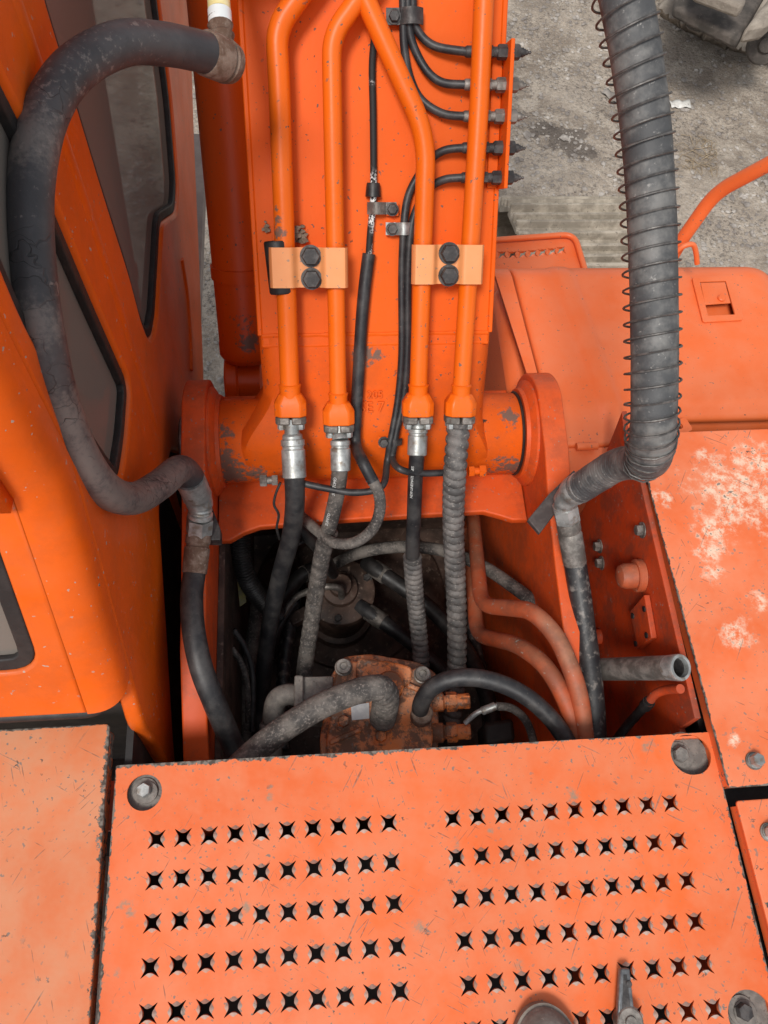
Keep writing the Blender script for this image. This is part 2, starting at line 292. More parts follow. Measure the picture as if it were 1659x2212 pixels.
def rounded_path(pts, r, n=6):
    """polyline with circular-ish bends, as bent pipe"""
    P = [Vector(p) for p in pts]; out = [P[0]]
    for i in range(1, len(P) - 1):
        a, b, c = P[i - 1], P[i], P[i + 1]; d1 = (a - b); d2 = (c - b); rr = min(r, d1.length * 0.48, d2.length * 0.48)
        p, q = b + d1.normalized() * rr, b + d2.normalized() * rr
        for k in range(n + 1):
            s = k / n; out.append(p * (1 - s) ** 2 + b * 2 * s * (1 - s) + q * s * s)
    out.append(P[-1]); return out
def transport(P):
    P = [Vector(p[:3]) for p in P]; T = []
    for i in range(len(P)):
        a = P[max(0, i - 1)]; b = P[min(len(P) - 1, i + 1)]; T.append((b - a).normalized())
    x, y, _ = frame_axes(T[0]); fr = []
    for i, t in enumerate(T):
        x = (x - t * x.dot(t)).normalized(); fr.append((P[i], x, t.cross(x), t))
    return fr
class MB:
    def __init__(s): s.v = []; s.f = []
    def add(s, vs, fs):
        o = len(s.v); s.v += [tuple(v) for v in vs]; s.f += [tuple(i + o for i in f) for f in fs]; return s
    def tube(s, path, r, seg=16, caps=True, rfun=None):
        fr = transport(path); vs = []; n = len(fr)
        for i, (p, x, y, t) in enumerate(fr):
            rr = r[i] if hasattr(r, '__len__') else r
            for k in range(seg):
                a = 2 * math.pi * k / seg; q = rr if rfun is None else rfun(i, a, rr)
                vs.append(p + (x * math.cos(a) + y * math.sin(a)) * q)
        fs = [(i * seg + k, i * seg + (k + 1) % seg, (i + 1) * seg + (k + 1) % seg, (i + 1) * seg + k) for i in range(n - 1) for k in range(seg)]
        if caps: fs += [tuple(range(seg - 1, -1, -1)), tuple((n - 1) * seg + k for k in range(seg))]
        return s.add(vs, fs)
    def lathe(s, p, axis, prof, seg=24, caps=True, hexa=False):
        """prof: (distance along axis, radius)"""
        x, y, d = frame_axes(Vector(axis)); p = Vector(p); vs = []
        for h, r in prof:
            for k in range(seg):
                a = 2 * math.pi * k / seg; vs.append(p + d * h + (x * math.cos(a) + y * math.sin(a)) * r)
        n = len(prof)
        fs = [(i * seg + k, i * seg + (k + 1) % seg, (i + 1) * seg + (k + 1) % seg, (i + 1) * seg + k) for i in range(n - 1) for k in range(seg)]
        if caps: fs += [tuple(range(seg - 1, -1, -1)), tuple((n - 1) * seg + k for k in range(seg))]
        return s.add(vs, fs)
    def cyl(s, p, q, r, seg=20, ch=0.0):
        p, q = Vector(p), Vector(q); L = (q - p).length
        prof = [(0, r), (L, r)] if not ch else [(0, r - ch), (ch, r), (L - ch, r), (L, r - ch)]
        return s.lathe(p, q - p, prof, seg)
    def hexn(s, p, axis, af, h, ch=0.15):
        r = af / math.sqrt(3) ; c = h * ch
        return s.lathe(p, axis, [(0, r), (h - c, r), (h, r * 0.88)], 6)
    def bolt(s, p, axis, af=0.017, h=0.011, washer=1.35):
        a = Vector(axis).normalized(); p = Vector(p)
        if washer: s.lathe(p, a, [(0, af * washer * 0.62), (0.0022, af * washer * 0.62)], 18)
        return s.hexn(p + a * 0.002, a, af, h)
    def box(s, c, ex, ey, ez):
        c, ex, ey, ez = Vector(c), Vector(ex), Vector(ey), Vector(ez)
        vs = [c + ex * i + ey * j + ez * k for i in (-1, 1) for j in (-1, 1) for k in (-1, 1)]
        return s.add(vs, [(0, 1, 3, 2), (4, 6, 7, 5), (0, 4, 5, 1), (2, 3, 7, 6), (0, 2, 6, 4), (1, 5, 7, 3)])
    def aabb(s, x0, x1, y0, y1, z0, z1): return s.box(((x0 + x1) / 2, (y0 + y1) / 2, (z0 + z1) / 2), ((x1 - x0) / 2, 0, 0), (0, (y1 - y0) / 2, 0), (0, 0, (z1 - z0) / 2))
    def prism(s, poly, ext):
        poly = [Vector(p) for p in poly]; e = Vector(ext); n = len(poly)
        return s.add(poly + [p + e for p in poly], [tuple(range(n - 1, -1, -1)), tuple(range(n, 2 * n))] + [(i, (i + 1) % n, n + (i + 1) % n, n + i) for i in range(n)])
    def mesh(s, name):
        me = bpy.data.meshes.new(name); me.from_pydata(s.v, [], s.f); me.update()
        bm = bmesh.new(); bm.from_mesh(me); bmesh.ops.recalc_face_normals(bm, faces=bm.faces); bm.to_mesh(me); bm.free()
        return me
def thing(name, label, cat, loc=(0, 0, 0), group=None):
    o = bpy.data.objects.new(name, None); COL.objects.link(o); o.location = loc; o.empty_display_size = 0.05
    o['label'] = label; o['category'] = cat
    if group: o['group'] = group
    return o
def rootloc(o):
    while o.parent: o = o.parent
    return Vector(o.location)
def obj(name, mb, mat, parent=None, smooth=38, bevel=0.0, label=None, cat=None, group=None, kind=None, bseg=2):
    me = mb if isinstance(mb, bpy.types.Mesh) else mb.mesh(name)
    o = bpy.data.objects.new(name, me); COL.objects.link(o)
    me.materials.clear(); me.materials.append(MATS[mat])
    if parent is not None:
        me.transform(Matrix.Translation(-rootloc(parent))); o.parent = parent
    else:   # origin at the thing's own place
        n = len(me.vertices); co = np.empty(n * 3); me.vertices.foreach_get('co', co); co = co.reshape(-1, 3)
        c = Vector(((co[:, 0].min() + co[:, 0].max()) / 2, (co[:, 1].min() + co[:, 1].max()) / 2, co[:, 2].min()))
        me.transform(Matrix.Translation(-c)); o.location = c
    if smooth:
        me.polygons.foreach_set('use_smooth', [True] * len(me.polygons)); me.set_sharp_from_angle(angle=rad(smooth))
    if bevel:
        b = o.modifiers.new('bevel', 'BEVEL'); b.width = bevel; b.segments = bseg; b.limit_method = 'ANGLE'; b.angle_limit = rad(40)
    for k, q in (('label', label), ('category', cat), ('group', group), ('kind', kind)):
        if q: o[k] = q
    return o
def plate(outer, holes, thick, bev, org, ex, ey):
    """flat plate with cut-outs and rounded edges; outer/holes in plate coordinates; top surface at org plane, thickness downwards"""
    cu = bpy.data.curves.new('tmp', 'CURVE'); cu.dimensions = '2D'; cu.fill_mode = 'BOTH'; cu.extrude = max(0.0, thick / 2 - bev); cu.bevel_depth = bev; cu.bevel_resolution = 2 if bev > 0.002 else 1; cu.offset = -bev
    for poly in [outer] + holes:
        sp = cu.splines.new('POLY'); sp.points.add(len(poly) - 1); sp.use_cyclic_u = True
        for q, p in zip(sp.points, poly): q.co = (p[0], p[1], 0, 1)
    o = bpy.data.objects.new('tmp', cu); COL.objects.link(o)
    dg = bpy.context.evaluated_depsgraph_get(); me = bpy.data.meshes.new_from_object(o.evaluated_get(dg)); bpy.data.objects.remove(o); bpy.data.curves.remove(cu)
    ex, ey = Vector(ex).normalized(), Vector(ey).normalized(); ez = ex.cross(ey)
    org = Vector(org) - ez * (thick / 2)
    me.transform(Matrix(((ex.x, ey.x, ez.x, org.x), (ex.y, ey.y, ez.y, org.y), (ex.z, ey.z, ez.z, org.z), (0, 0, 0, 1))))
    return me
def rpoly(pts, r, n=4):
    """polygon with rounded corners (2D)"""
    out = []; m = len(pts)
    for i in range(m):
        a, b, c = Vector(pts[i - 1]), Vector(pts[i]), Vector(pts[(i + 1) % m]); rr = r[i] if isinstance(r, (list, tuple)) else r
        d1, d2 = a - b, c - b; k = min(rr, d1.length * 0.45, d2.length * 0.45)
        if k < 1e-5: out.append(tuple(b)); continue
        p, q = b + d1.normalized() * k, b + d2.normalized() * k
        for j in range(n + 1):
            s = j / n; z = p * (1 - s) ** 2 + b * 2 * s * (1 - s) + q * s * s; out.append((z.x, z.y))
    return out
def circ(c, r, n=24, a0=0.0): return [(c[0] + r * math.cos(a0 + 2 * math.pi * k / n), c[1] + r * math.sin(a0 + 2 * math.pi * k / n)) for k in range(n)]
def join(me, mb, mat2=None):
    """append MB geometry to a mesh, the addition in a second material"""
    v = [tuple(x.co) for x in me.vertices]; f = [tuple(p.vertices) for p in me.polygons]; q = MB(); q.add(v, f); q.add(mb.v, mb.f)
    n = bpy.data.meshes.new('m'); n.from_pydata(q.v, [], q.f); n.update(); n['split'] = len(f); bpy.data.meshes.remove(me); return n
def helixr(p, amp, pitch, s, seg_phase=0.0, kind='round'):
    """radius function for spiral wraps / coiled hoses"""
    def fn(i, a, r):
        q = (s[i] / pitch + a / (2 * math.pi) + seg_phase) % 1.0
        if kind == 'round': return r + amp * (1 - abs(2 * q - 1) ** 2.5)
        return r + amp * (0.5 + 0.5 * math.cos(2 * math.pi * q))
    return fn
def text_mesh(txt, size, org, ex, ey, depth=0.0004):
    cu = bpy.data.curves.new('tmp', 'FONT'); cu.body = txt; cu.size = size; cu.extrude = depth; cu.align_x = 'CENTER'; cu.align_y = 'CENTER'; cu.resolution_u = 2
    o = bpy.data.objects.new('tmp', cu); COL.objects.link(o); dg = bpy.context.evaluated_depsgraph_get()
    me = bpy.data.meshes.new_from_object(o.evaluated_get(dg)); bpy.data.objects.remove(o); bpy.data.curves.remove(cu)
    ex = Vector(ex).normalized(); ey = (Vector(ey) - ex * Vector(ey).dot(ex)).normalized(); ez = ex.cross(ey); org = Vector(org)
    me.transform(Matrix(((ex.x, ey.x, ez.x, org.x), (ex.y, ey.y, ez.y, org.y), (ex.z, ey.z, ez.z, org.z), (0, 0, 0, 1))))
    return me
def zpath(pts): return [Zp(u, v, z) for u, v, z in pts]
def dpath(pts): return [Dp(u, v, d) for u, v, d in pts]

# ================================================================== GROUND
GZ = -2.2
def gh(x, y): return 0.05 * mnoise.noise(Vector((x * 0.7, y * 0.7, 3))) + 0.02 * mnoise.noise(Vector((x * 2.6, y * 2.6, 1)))
def ground_mesh():
    mb = MB(); n = 150; xs = np.linspace(-4, 9, n); ys = np.linspace(-3, 10, n)
    X = [-400.0] + list(xs) + [400.0]; Y = [-400.0] + list(ys) + [400.0]; m = len(X)
    vs = [(x, y, GZ + (gh(x, y) if abs(x) < 100 and abs(y) < 100 else 0.0)) for y in Y for x in X]
    return mb.add(vs, [(j * m + i, j * m + i + 1, (j + 1) * m + i + 1, (j + 1) * m + i) for j in range(m - 1) for i in range(m - 1)])
g = obj('ground', ground_mesh(), 'ground', smooth=180, kind='structure')
def stone(mb, c, r):
    ph = [(0, 0, 1), (0.9, 0, 0.2), (0.28, 0.85, 0.15), (-0.72, 0.53, 0.25), (-0.72, -0.53, 0.1), (0.28, -0.85, 0.2), (0, 0, -0.6)]
    a = random.random() * 6.28; ca, sa = math.cos(a), math.sin(a); sx, sy, sz = random.uniform(0.7, 1.3), random.uniform(0.6, 1.2), random.uniform(0.4, 0.8)
    vs = []
    for x, y, z in ph:
        x *= sx * random.uniform(0.8, 1.2); y *= sy * random.uniform(0.8, 1.2); z *= sz
        vs.append((c[0] + r * (x * ca - y * sa), c[1] + r * (x * sa + y * ca), c[2] + r * z))
    mb.add(vs, [(0, 1, 2), (0, 2, 3), (0, 3, 4), (0, 4, 5), (0, 5, 1), (6, 2, 1), (6, 3, 2), (6, 4, 3), (6, 5, 4), (6, 1, 5)])
mb = MB(); k = 0
while k < 16000:
    x, y = random.uniform(-0.9, 4.6), random.uniform(1.3, 6.6)
    d = mnoise.noise(Vector((x * 1.1, y * 1.1, 9))) + 0.5 * mnoise.noise(Vector((x * 3, y * 3, 2)))
    if random.random() > 0.25 + 1.3 * max(0, d): continue
    r = 0.005 + 0.020 * random.random() ** 3 + (0.02 * random.random() if random.random() < 0.012 else 0)
    stone(mb, (x, y, GZ + gh(x, y) + r * 0.1), r); k += 1
obj('gravel', mb, 'stone', smooth=0, kind='stuff', label='loose grey gravel strewn over the dirt yard', cat='gravel')
# scraps lying on the yard
def sheet_scrap(name, mat, c, a, L, W, label, cat):
    mb = MB(); n = 7; vs = []
    for j in range(4):
        for i in range(n):
            x = (i / (n - 1) - 0.5) * L; y = (j / 3 - 0.5) * W; vs.append((c.x + x * math.cos(a) - y * math.sin(a), c.y + x * math.sin(a) + y * math.cos(a), c.z + 0.012 + 0.008 * math.sin(i * 1.9 + j)))
    f = [(j * n + i, j * n + i + 1, (j + 1) * n + i + 1, (j + 1) * n + i) for j in range(3) for i in range(n - 1)]
    mb.add(vs, f); o = obj(name, mb, mat, label=label, cat=cat)
    s = o.modifiers.new('thick', 'SOLIDIFY'); s.thickness = 0.002
def gp(u, v): p = Zp(u, v, GZ); p = Zp(u, v, GZ + gh(p.x, p.y)); return p
sheet_scrap('paper_scrap', 'paper', gp(1468, 228), 0.05, 0.15, 0.075, 'small white scrap of paper lying on the dirt right of the spring hose', 'paper')
sheet_scrap('bark_scrap', 'clod', gp(1318, 15), -0.5, 0.11, 0.05, 'brown flake of litter on the dirt at the top edge', 'litter')
sheet_scrap('card_scrap', 'stone', gp(1328, 215), -0.9, 0.2, 0.07, 'flat grey strip of litter beside the grease fittings', 'litter')
mb = MB()
for k in range(45):
    p = gp(1520 + random.uniform(-35, 30), 345 + random.uniform(-35, 40)); a = random.uniform(0, 3.1); L = random.uniform(0.03, 0.09)
    mb.tube([p, p + Vector((math.cos(a) * L, math.sin(a) * L, 0.02)), p + Vector((math.cos(a + .4) * L * 1.6, math.sin(a + .4) * L * 1.6, 0.005))], random.uniform(0.0012, 0.0035), 5)
obj('dry_grass_tuft', mb, 'twig', label='dry straw tuft lying on the dirt right of the spring hose', cat='straw')

# ================================================================== MACHINE FRAME (upper structure)
FR = thing('machine_frame', 'orange steel upper frame of the excavator with boom brackets and open bay', 'frame', (0.4, 0.3, -0.95))
def bracket(name, x0, th, side):
    """ear plate in the y-z plane around the boom pin, its rear edge running down to the back"""
    c = (PIN.y, PIN.z); pts = []
    for k in range(15):
        a = rad(-30 + 112 * k / 14); pts.append((c[0] + 0.135 * math.cos(a), c[1] + 0.135 * math.sin(a)))
    pts += [(0.70, -0.006), (0.62, -0.035), (0.47, -0.066), (0.33, -0.085), (0.14, -0.165), (0.02, -0.26), (0.02, -0.93), (1.02, -0.93), (1.02, -0.32)]
    me = plate(pts, [], th, 0.004, (x0 + th, 0, 0), (0, 1, 0), (0, 0, 1))
    b = obj(name, me, 'paint_frame', FR)
    mb = MB(); s = side     # boss ring on the inside, towards the boom
    xi = x0 + th if s > 0 else x0
    mb.lathe((xi - s * 0.001, c[0], c[1]), (s, 0, 0), [(0, 0.120), (0.006, 0.120), (0.012, 0.112), (0.016, 0.104), (0.024, 0.101)], 48)
    obj('boss', mb, 'paint_frame', b)
    mb = MB(); xo = x0 if s > 0 else x0 + th
    mb.lathe((xo + s * 0.01, c[0], c[1]), (-s, 0, 0), [(0, 0.06), (0.026, 0.06), (0.030, 0.055)], 32)
    obj('pin_end', mb, 'steel', b)
    return b
BL = bracket('boom_bracket', 0.008, 0.048, 1)
BR = bracket('boom_bracket', 0.755, 0.052, -1)
# cross plate between the brackets, with a scalloped rear lip
x0, x1 = 0.058, 0.753; zc = -0.2
Lr, Rr = Zp(500, 1140, zc), Zp(1130, 1112, zc)
pts = [(x0, 0.98), (x0, Lr.y - 0.03), (0.085, Lr.y - 0.03), (0.115, Lr.y - 0.012), (0.15, Lr.y), (0.30, Lr.y + 0.008), (0.50, Lr.y + 0.014), (0.655, Rr.y + 0.012), (0.69, Rr.y), (0.72, Rr.y - 0.012), (x1, Rr.y - 0.012), (x1, 0.98)]
cp = obj('cross_plate', plate(pts, [], 0.022, 0.004, (0, 0, zc), (1, 0, 0), (0, 1, 0)), 'paint_frame', FR)
# bay: side walls, front wall, floor
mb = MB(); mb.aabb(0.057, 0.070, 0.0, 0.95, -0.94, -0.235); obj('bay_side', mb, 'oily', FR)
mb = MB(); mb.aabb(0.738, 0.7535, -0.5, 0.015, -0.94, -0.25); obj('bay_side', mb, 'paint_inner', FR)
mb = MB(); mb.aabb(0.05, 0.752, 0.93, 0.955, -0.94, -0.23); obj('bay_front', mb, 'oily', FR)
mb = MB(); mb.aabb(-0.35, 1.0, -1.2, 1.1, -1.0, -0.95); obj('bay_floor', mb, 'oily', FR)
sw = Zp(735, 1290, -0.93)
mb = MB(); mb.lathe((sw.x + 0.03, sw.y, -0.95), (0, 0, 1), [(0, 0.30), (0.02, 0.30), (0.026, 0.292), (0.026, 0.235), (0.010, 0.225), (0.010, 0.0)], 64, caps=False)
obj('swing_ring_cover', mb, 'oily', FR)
mb = MB(); mb.aabb(-0.02, 0.925, -1.15, -0.03, -0.36, -0.33); obj('added_dark_sheet', mb, 'shade_and_grime', FR)  # dark sheet added below the star holes so they look shaded
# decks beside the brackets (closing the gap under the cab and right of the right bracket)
mb = MB(); mb.aabb(-1.0, -0.012, 0.0, 1.0, -0.72, -0.69); obj('cab_deck', mb, 'shade_and_grime', FR)
mb = MB(); mb.aabb(-0.064, -0.052, 0.10, 1.0, -0.688, -0.02); obj('added_dark_plate', mb, 'shade_and_grime', FR)  # dark plate added to deepen the shade in the gap beside the cab
mb = MB(); mb.aabb(-0.06, -0.03, -1.2, 0.10, -0.95, -0.09); obj('side_wall', mb, 'shade_and_grime', FR)
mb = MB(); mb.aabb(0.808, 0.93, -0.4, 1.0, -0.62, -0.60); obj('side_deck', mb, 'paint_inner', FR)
mb = MB(); mb.aabb(-0.1, 0.98, -1.25, -1.2, -0.95, -0.03); obj('rear_wall', mb, 'shade_and_grime', FR)
# right vertical wall under the deck cover with its gusset peak
def wy(u, v): p = Xp(u, v, 0.93); return (p.y, p.z)
apex = wy(1345, 897)
pts = [(-0.9, -0.05), (0.128, -0.05), (0.135, 0.021), (0.55, 0.021), (0.60, 0.022), (apex[0] - 0.02, apex[1] - 0.01), (apex[0] + 0.01, apex[1]), (0.70, -0.30), (0.70, -0.66), (-0.9, -0.66)]
WALL = obj('side_wall', plate(pts, [], 0.012, 0.002, (0.942, 0, 0), (0, 1, 0), (0, 0, 1)), 'paint_inner', FR)
def wx(u, v): return Xp(u, v, 0.929)
for (u, v) in ((1388, 1145), (1296, 1180), (1300, 1216)):
    mb = MB(); mb.bolt(wx(u, v), (-1, 0, 0), 0.02, 0.012); obj('bolt', mb, 'steel', WALL)
p = wx(1385, 1243); q = Vector((0.868, p.y + 0.005, p.z)); mb = MB(); mb.lathe(p, (-1, 0, 0), [(0, 0.026), (0.035, 0.026), (0.045, 0.022), (0.05, 0.012), (0.05, 0.0)], 28, caps=False); mb.lathe(p, (-1, 0, 0), [(0, 0.034), (0.012, 0.034), (0.015, 0.031)], 28)
obj('stop_boss', mb, 'paint_lines', WALL)
a, b, c, d = wx(1368, 1310), wx(1395, 1310), wx(1415, 1385), wx(1385, 1398)
mb = MB(); mb.prism([wx(1372, 1320), wx(1404, 1284), wx(1420, 1378), wx(1390, 1402)], (-0.012, 0, 0)); PADP = obj('bolt_plate', mb, 'paint_inner', WALL, bevel=0.002)
for (u, v) in ((1380, 1330), (1405, 1315), (1386, 1390), (1410, 1372)):
    mb = MB(); mb.lathe(wx(u, v) - Vector((0.012, 0, 0)), (-1, 0, 0), [(0, 0.006), (0.0025, 0.006)], 12); obj('bolt_hole', mb, 'shade_and_grime', PADP)
mb = MB(); p = wx(1296, 1375); mb.lathe(p, (-1, 0, 0), [(0, 0.018), (0.05, 0.018)], 20); obj('stub', mb, 'paint_inner', WALL)

# ================================================================== COVERS
PX_, PY_ = 0.042, 0.060
RW_, RT_ = 0.0070, 0.0190
def star_arc(t, rw=RW_, rt=RT_):
    """point on one concave side of the star between two sharp tips, t from -1 to 1; waist axis = +x"""
    a = t * (math.pi / 4 - 0.02); r = rw + (rt - rw) * (0.22 * t * t + 0.78 * abs(t) ** 5)
    return r * math.cos(a), r * math.sin(a)
def star(cx, cy, rt=RT_, rw=RW_, n=10):
    pts = []
    for q in range(4):
        c, s = math.cos(q * math.pi / 2), math.sin(q * math.pi / 2)
        for k in range(n + 1):
            x, y = star_arc(math.copysign(abs(-1 + 2 * k / n) ** 0.7, -1 + 2 * k / n), rw, rt); pts.append((cx + x * c - y * s, cy + x * s + y * c))
    return pts
def star_lips(mb, cx, cy, z0, h=0.0042):
    n = 8; m = n + 1
    for q in range(4):
        vs = []; c, s = math.cos(q * math.pi / 2), math.sin(q * math.pi / 2)
        for ring in range(4):
            for k in range(m):
                t = -1 + 2 * k / n; x, y = star_arc(t * 0.80); fade = 1 - abs(t) ** 2.5
                dx = (0.0058 * fade + 0.0004, 0.0026 * fade + 0.0003, 0.0001, 0.0002)[ring]; z = (0.0001, 0.55 * h * fade + 0.0003, h * fade + 0.0003, -0.003)[ring]
                x += dx; vs.append((cx + x * c - y * s, cy + x * s + y * c, z0 + z))
        mb.add(vs, [(j * m + i, j * m + i + 1, (j + 1) * m + i + 1, (j + 1) * m + i) for j in range(3) for i in range(n)])
XL, XR, YF = -0.073, 0.962, 0.119
SC = thing('step_cover', 'perforated orange step cover with rows of star-shaped anti-slip holes', 'cover', (0.45, -0.3, -0.05))
centers = [(h * 0.4850 + c * PX_, -r * PY_) for r in range(8) for h in (0, 1) for c in range(10)]
pr = Zp(1490, 1630, 0); pl = Zp(312, 1712, 0); pq = Zp(1622, 2196, 0)
big = circ((pr.x, pr.y), 0.034, 28); big = [(x + (0.004 if x > pr.x else 0), y) for x, y in big]
holes = [star(x, y) for x, y in centers] + [big, circ((pl.x, pl.y), 0.0285, 28), circ((pq.x, pq.y), 0.036, 28)]
out = rpoly([(XL, -0.62), (XR + 0.004, -0.62), (XR, YF - 0.006), (XL, YF)], [0.004, 0.004, 0.004, 0.004])
me = plate(out, holes, 0.0045, 0.0, (0, 0, 0), (1, 0, 0), (0, 1, 0))
mb = MB()
for x, y in centers: star_lips(mb, x, y, 0.0)
tread = obj('tread_plate', join(me, mb), 'paint_cover', SC, smooth=45)
def second_material(o, mat):
    o.data.materials.append(MATS[mat]); k = o.data['split']; o.data.polygons.foreach_set('material_index', [0 if i < k else 1 for i in range(len(o.data.polygons))])
second_material(tread, 'rim_worn')
mb = MB(); mb.prism([(XL + 0.003, YF - 0.004, -0.0046), (XR - 0.003, YF - 0.010, -0.0046), (XR - 0.003, YF - 0.010, -0.045), (XL + 0.003, YF - 0.004, -0.045)], (0, -0.004, 0)); obj('front_flange', mb, 'paint_cover', SC)
mb = MB(); mb.aabb(XL + 0.002, XL + 0.006, -0.60, YF - 0.012, -0.045, -0.0046); obj('side_flange', mb, 'paint_cover', SC)
mb = MB(); mb.aabb(XR - 0.006, XR - 0.002, -0.60, YF - 0.02, -0.045, -0.0046); obj('side_flange', mb, 'paint_cover', SC)
def recess(p, r, nm, mat, offx=0.0, offy=0.0, afl=0.02, dep=0.016, bmat='zinc', tilt=(0, 0, 1)):
    mb = MB(); mb.lathe((p.x, p.y, -0.0046 - dep - 0.003), (0, 0, 1), [(0, r + 0.006), (0.003, r + 0.006), (0.003, 0.0)], 32, caps=False)
    c = obj('recess_pad', mb, mat, SC)
    mb = MB(); q = Vector((p.x + offx, p.y + offy, -0.0046 - dep)); mb.lathe(q, (0, 0, 1), [(0, afl * 0.98), (0.003, afl * 0.98)], 24); mb.lathe(q + Vector((0.004, -0.003, 0.0031)), (0, 0, 1), [(0, afl * 0.82), (0.0025, afl * 0.82)], 24); obj('washer', mb, mat, SC)
    mb = MB(); mb.hexn(q + Vector((0, 0, 0.005)), tilt, afl, 0.013); obj('bolt', mb, bmat, SC)
recess(pl, 0.0285, 'l', 'bare', -0.002, 0.004, 0.021, 0.010, 'zinc')
recess(pr, 0.036, 'r', 'bare', -0.012, 0.002, 0.024, 0.016, 'bare')
recess(pq, 0.036, 'q', 'bare', -0.006, 0.006, 0.022, 0.012, 'steel_dark')
# narrow support rail showing in the left gap
mb = MB(); mb.aabb(-0.098, -0.058, 0.02, 0.098, -0.06, -0.03); obj('support_rail', mb, 'paint_inner', SC)

c0 = Zp(238, 1563, 0.015)
WC = thing('walkway_cover', 'plain dusty orange walkway cover with rust-chipped edge left of the step cover', 'cover', (-0.4, -0.2, -0.03))
XE = c0.x
obj('top_sheet', plate(rpoly([(-1.1, -0.7), (XE + 0.008, -0.7), (XE, c0.y), (-1.1, c0.y + 0.004)], [0.001, 0.001, 0.01, 0.001]), [], 0.006, 0.002, (0, 0, 0.016), (1, 0, 0), (0, 1, 0)), 'paint_walkway', WC)
mb = MB(); mb.prism([(XE - 0.0035, c0.y - 0.012, 0.0098), (XE + 0.0045, -0.69, 0.0098), (XE + 0.0045, -0.69, -0.03), (XE - 0.0035, c0.y - 0.012, -0.03)], (-0.004, 0, 0)); obj('side_flange', mb, 'paint_walkway', WC)
mb = MB(); mb.aabb(-1.05, XE - 0.01, c0.y - 0.010, c0.y - 0.006, -0.05, 0.0098); obj('front_flange', mb, 'paint_walkway', WC)

ZD = 0.03
DC = thing('deck_cover', 'worn orange deck cover with bare pale patches right of the open bay', 'cover', (1.2, 0.4, 0.0))
f1 = Zp(1480, 933, ZD); f2 = Zp(1659, 926, ZD); e1 = Zp(1400, 1040, ZD); e2 = Zp(1575, 1702, ZD)
pts = [(e2.x, e2.y), (e2.x + 1.0, e2.y - 0.005), (e2.x + 1.0, f2.y), (f2.x, f2.y), (0.958, f1.y), (0.945, f1.y - 0.02), (e1.x, e1.y)]
obj('top_sheet', plate(rpoly(pts, 0.008), [], 0.006, 0.002, (0, 0, ZD), (1, 0, 0), (0, 1, 0)), 'paint_deck', DC)
mb = MB(); mb.prism([(e2.x + 0.004, e2.y + 0.004, ZD - 0.0062), (e1.x + 0.004, e1.y, ZD - 0.0062), (e1.x + 0.004, e1.y, ZD - 0.034), (e2.x + 0.004, e2.y + 0.004, ZD - 0.034)], (0.004, 0, 0)); obj('side_flange', mb, 'paint_deck_rear', DC)
mb = MB(); mb.aabb(e2.x + 0.01, e2.x + 1.0, e2.y + 0.002, e2.y + 0.006, -0.03, ZD - 0.0062); obj('rear_flange', mb, 'paint_deck', DC)
def rubber_bolt(P, parent, mat='zinc'):
    mb = MB(); mb.lathe(P, (0, 0, 1), [(0, 0.015), (0.003, 0.015)], 22); obj('washer', mb, 'steel', parent)
    mb = MB(); mb.lathe(P + Vector((0, 0, 0.003)), (0, 0, 1), [(0, 0.0125), (0.003, 0.0125)], 22); mb.hexn(P + Vector((0, 0, 0.006)), (0.1, 0.05, 1), 0.0205, 0.013); obj('bolt', mb, mat, parent)
rubber_bolt(Zp(1628, 1644, ZD + 0.0003), DC)
g1 = Zp(1590, 1730, ZD)
DR = thing('deck_cover', 'small corner of an orange deck cover with a bolt at the right edge', 'cover', (1.2, -0.3, 0.0))
obj('top_sheet', plate(rpoly([(g1.x + 0.012, -0.7), (g1.x + 1.0, -0.7), (g1.x + 1.0, g1.y), (g1.x, g1.y)], 0.006), [], 0.006, 0.002, (0, 0, ZD), (1, 0, 0), (0, 1, 0)), 'paint_deck_rear', DR)
mb = MB(); mb.prism([(g1.x + 0.016, -0.69, ZD - 0.0062), (g1.x + 0.004, g1.y - 0.008, ZD - 0.0062), (g1.x + 0.004, g1.y - 0.008, ZD - 0.034), (g1.x + 0.016, -0.69, ZD - 0.034)], (0.004, 0, 0)); obj('side_flange', mb, 'paint_deck_rear', DR)
rubber_bolt(Zp(1660, 1798, ZD + 0.0003), DR)
# structure below the right covers
mb = MB(); mb.aabb(0.966, 1.9, -0.9, f1.y - 0.03, -0.5, -0.045); obj('tank_top', mb, 'shade_and_grime', FR)

# ================================================================== BOOM
bxl = Bp(553, 500).x - 0.004; bxr = Bp(1066, 460).x + 0.004; bxc = (bxl + bxr) / 2
UW = (Bp(800, 722) - PIN).dot(BU)          # weld line between casting and box section
BOOM = thing('boom', 'orange excavator boom rising from its foot pin, carrying steel pipes', 'boom', tuple(PIN))
UT = 2.4
mb = MB(); sec = rpoly([(bxl, TOPN), (bxr, TOPN), (bxr, -0.32), (bxl, -0.32)], 0.0, 1)
vs = []; us = [UW - 0.025, UW + 0.4, UT]
lo = [-0.20, -0.26, -0.34]
for u, nlo in zip(us, lo): vs += [B3(bxl, u, TOPN), B3(bxr, u, TOPN), B3(bxr, u, nlo), B3(bxl, u, nlo)]
mb.add(vs, [(0, 1, 5, 4), (4, 5, 9, 8), (1, 2, 6, 5), (5, 6, 10, 9), (3, 0, 4, 7), (7, 4, 8, 11), (2, 3, 7, 6), (6, 7, 11, 10), (3, 2, 1, 0), (8, 9, 10, 11)])
obj('box_section', mb, 'paint_boom', BOOM, bevel=0.006)
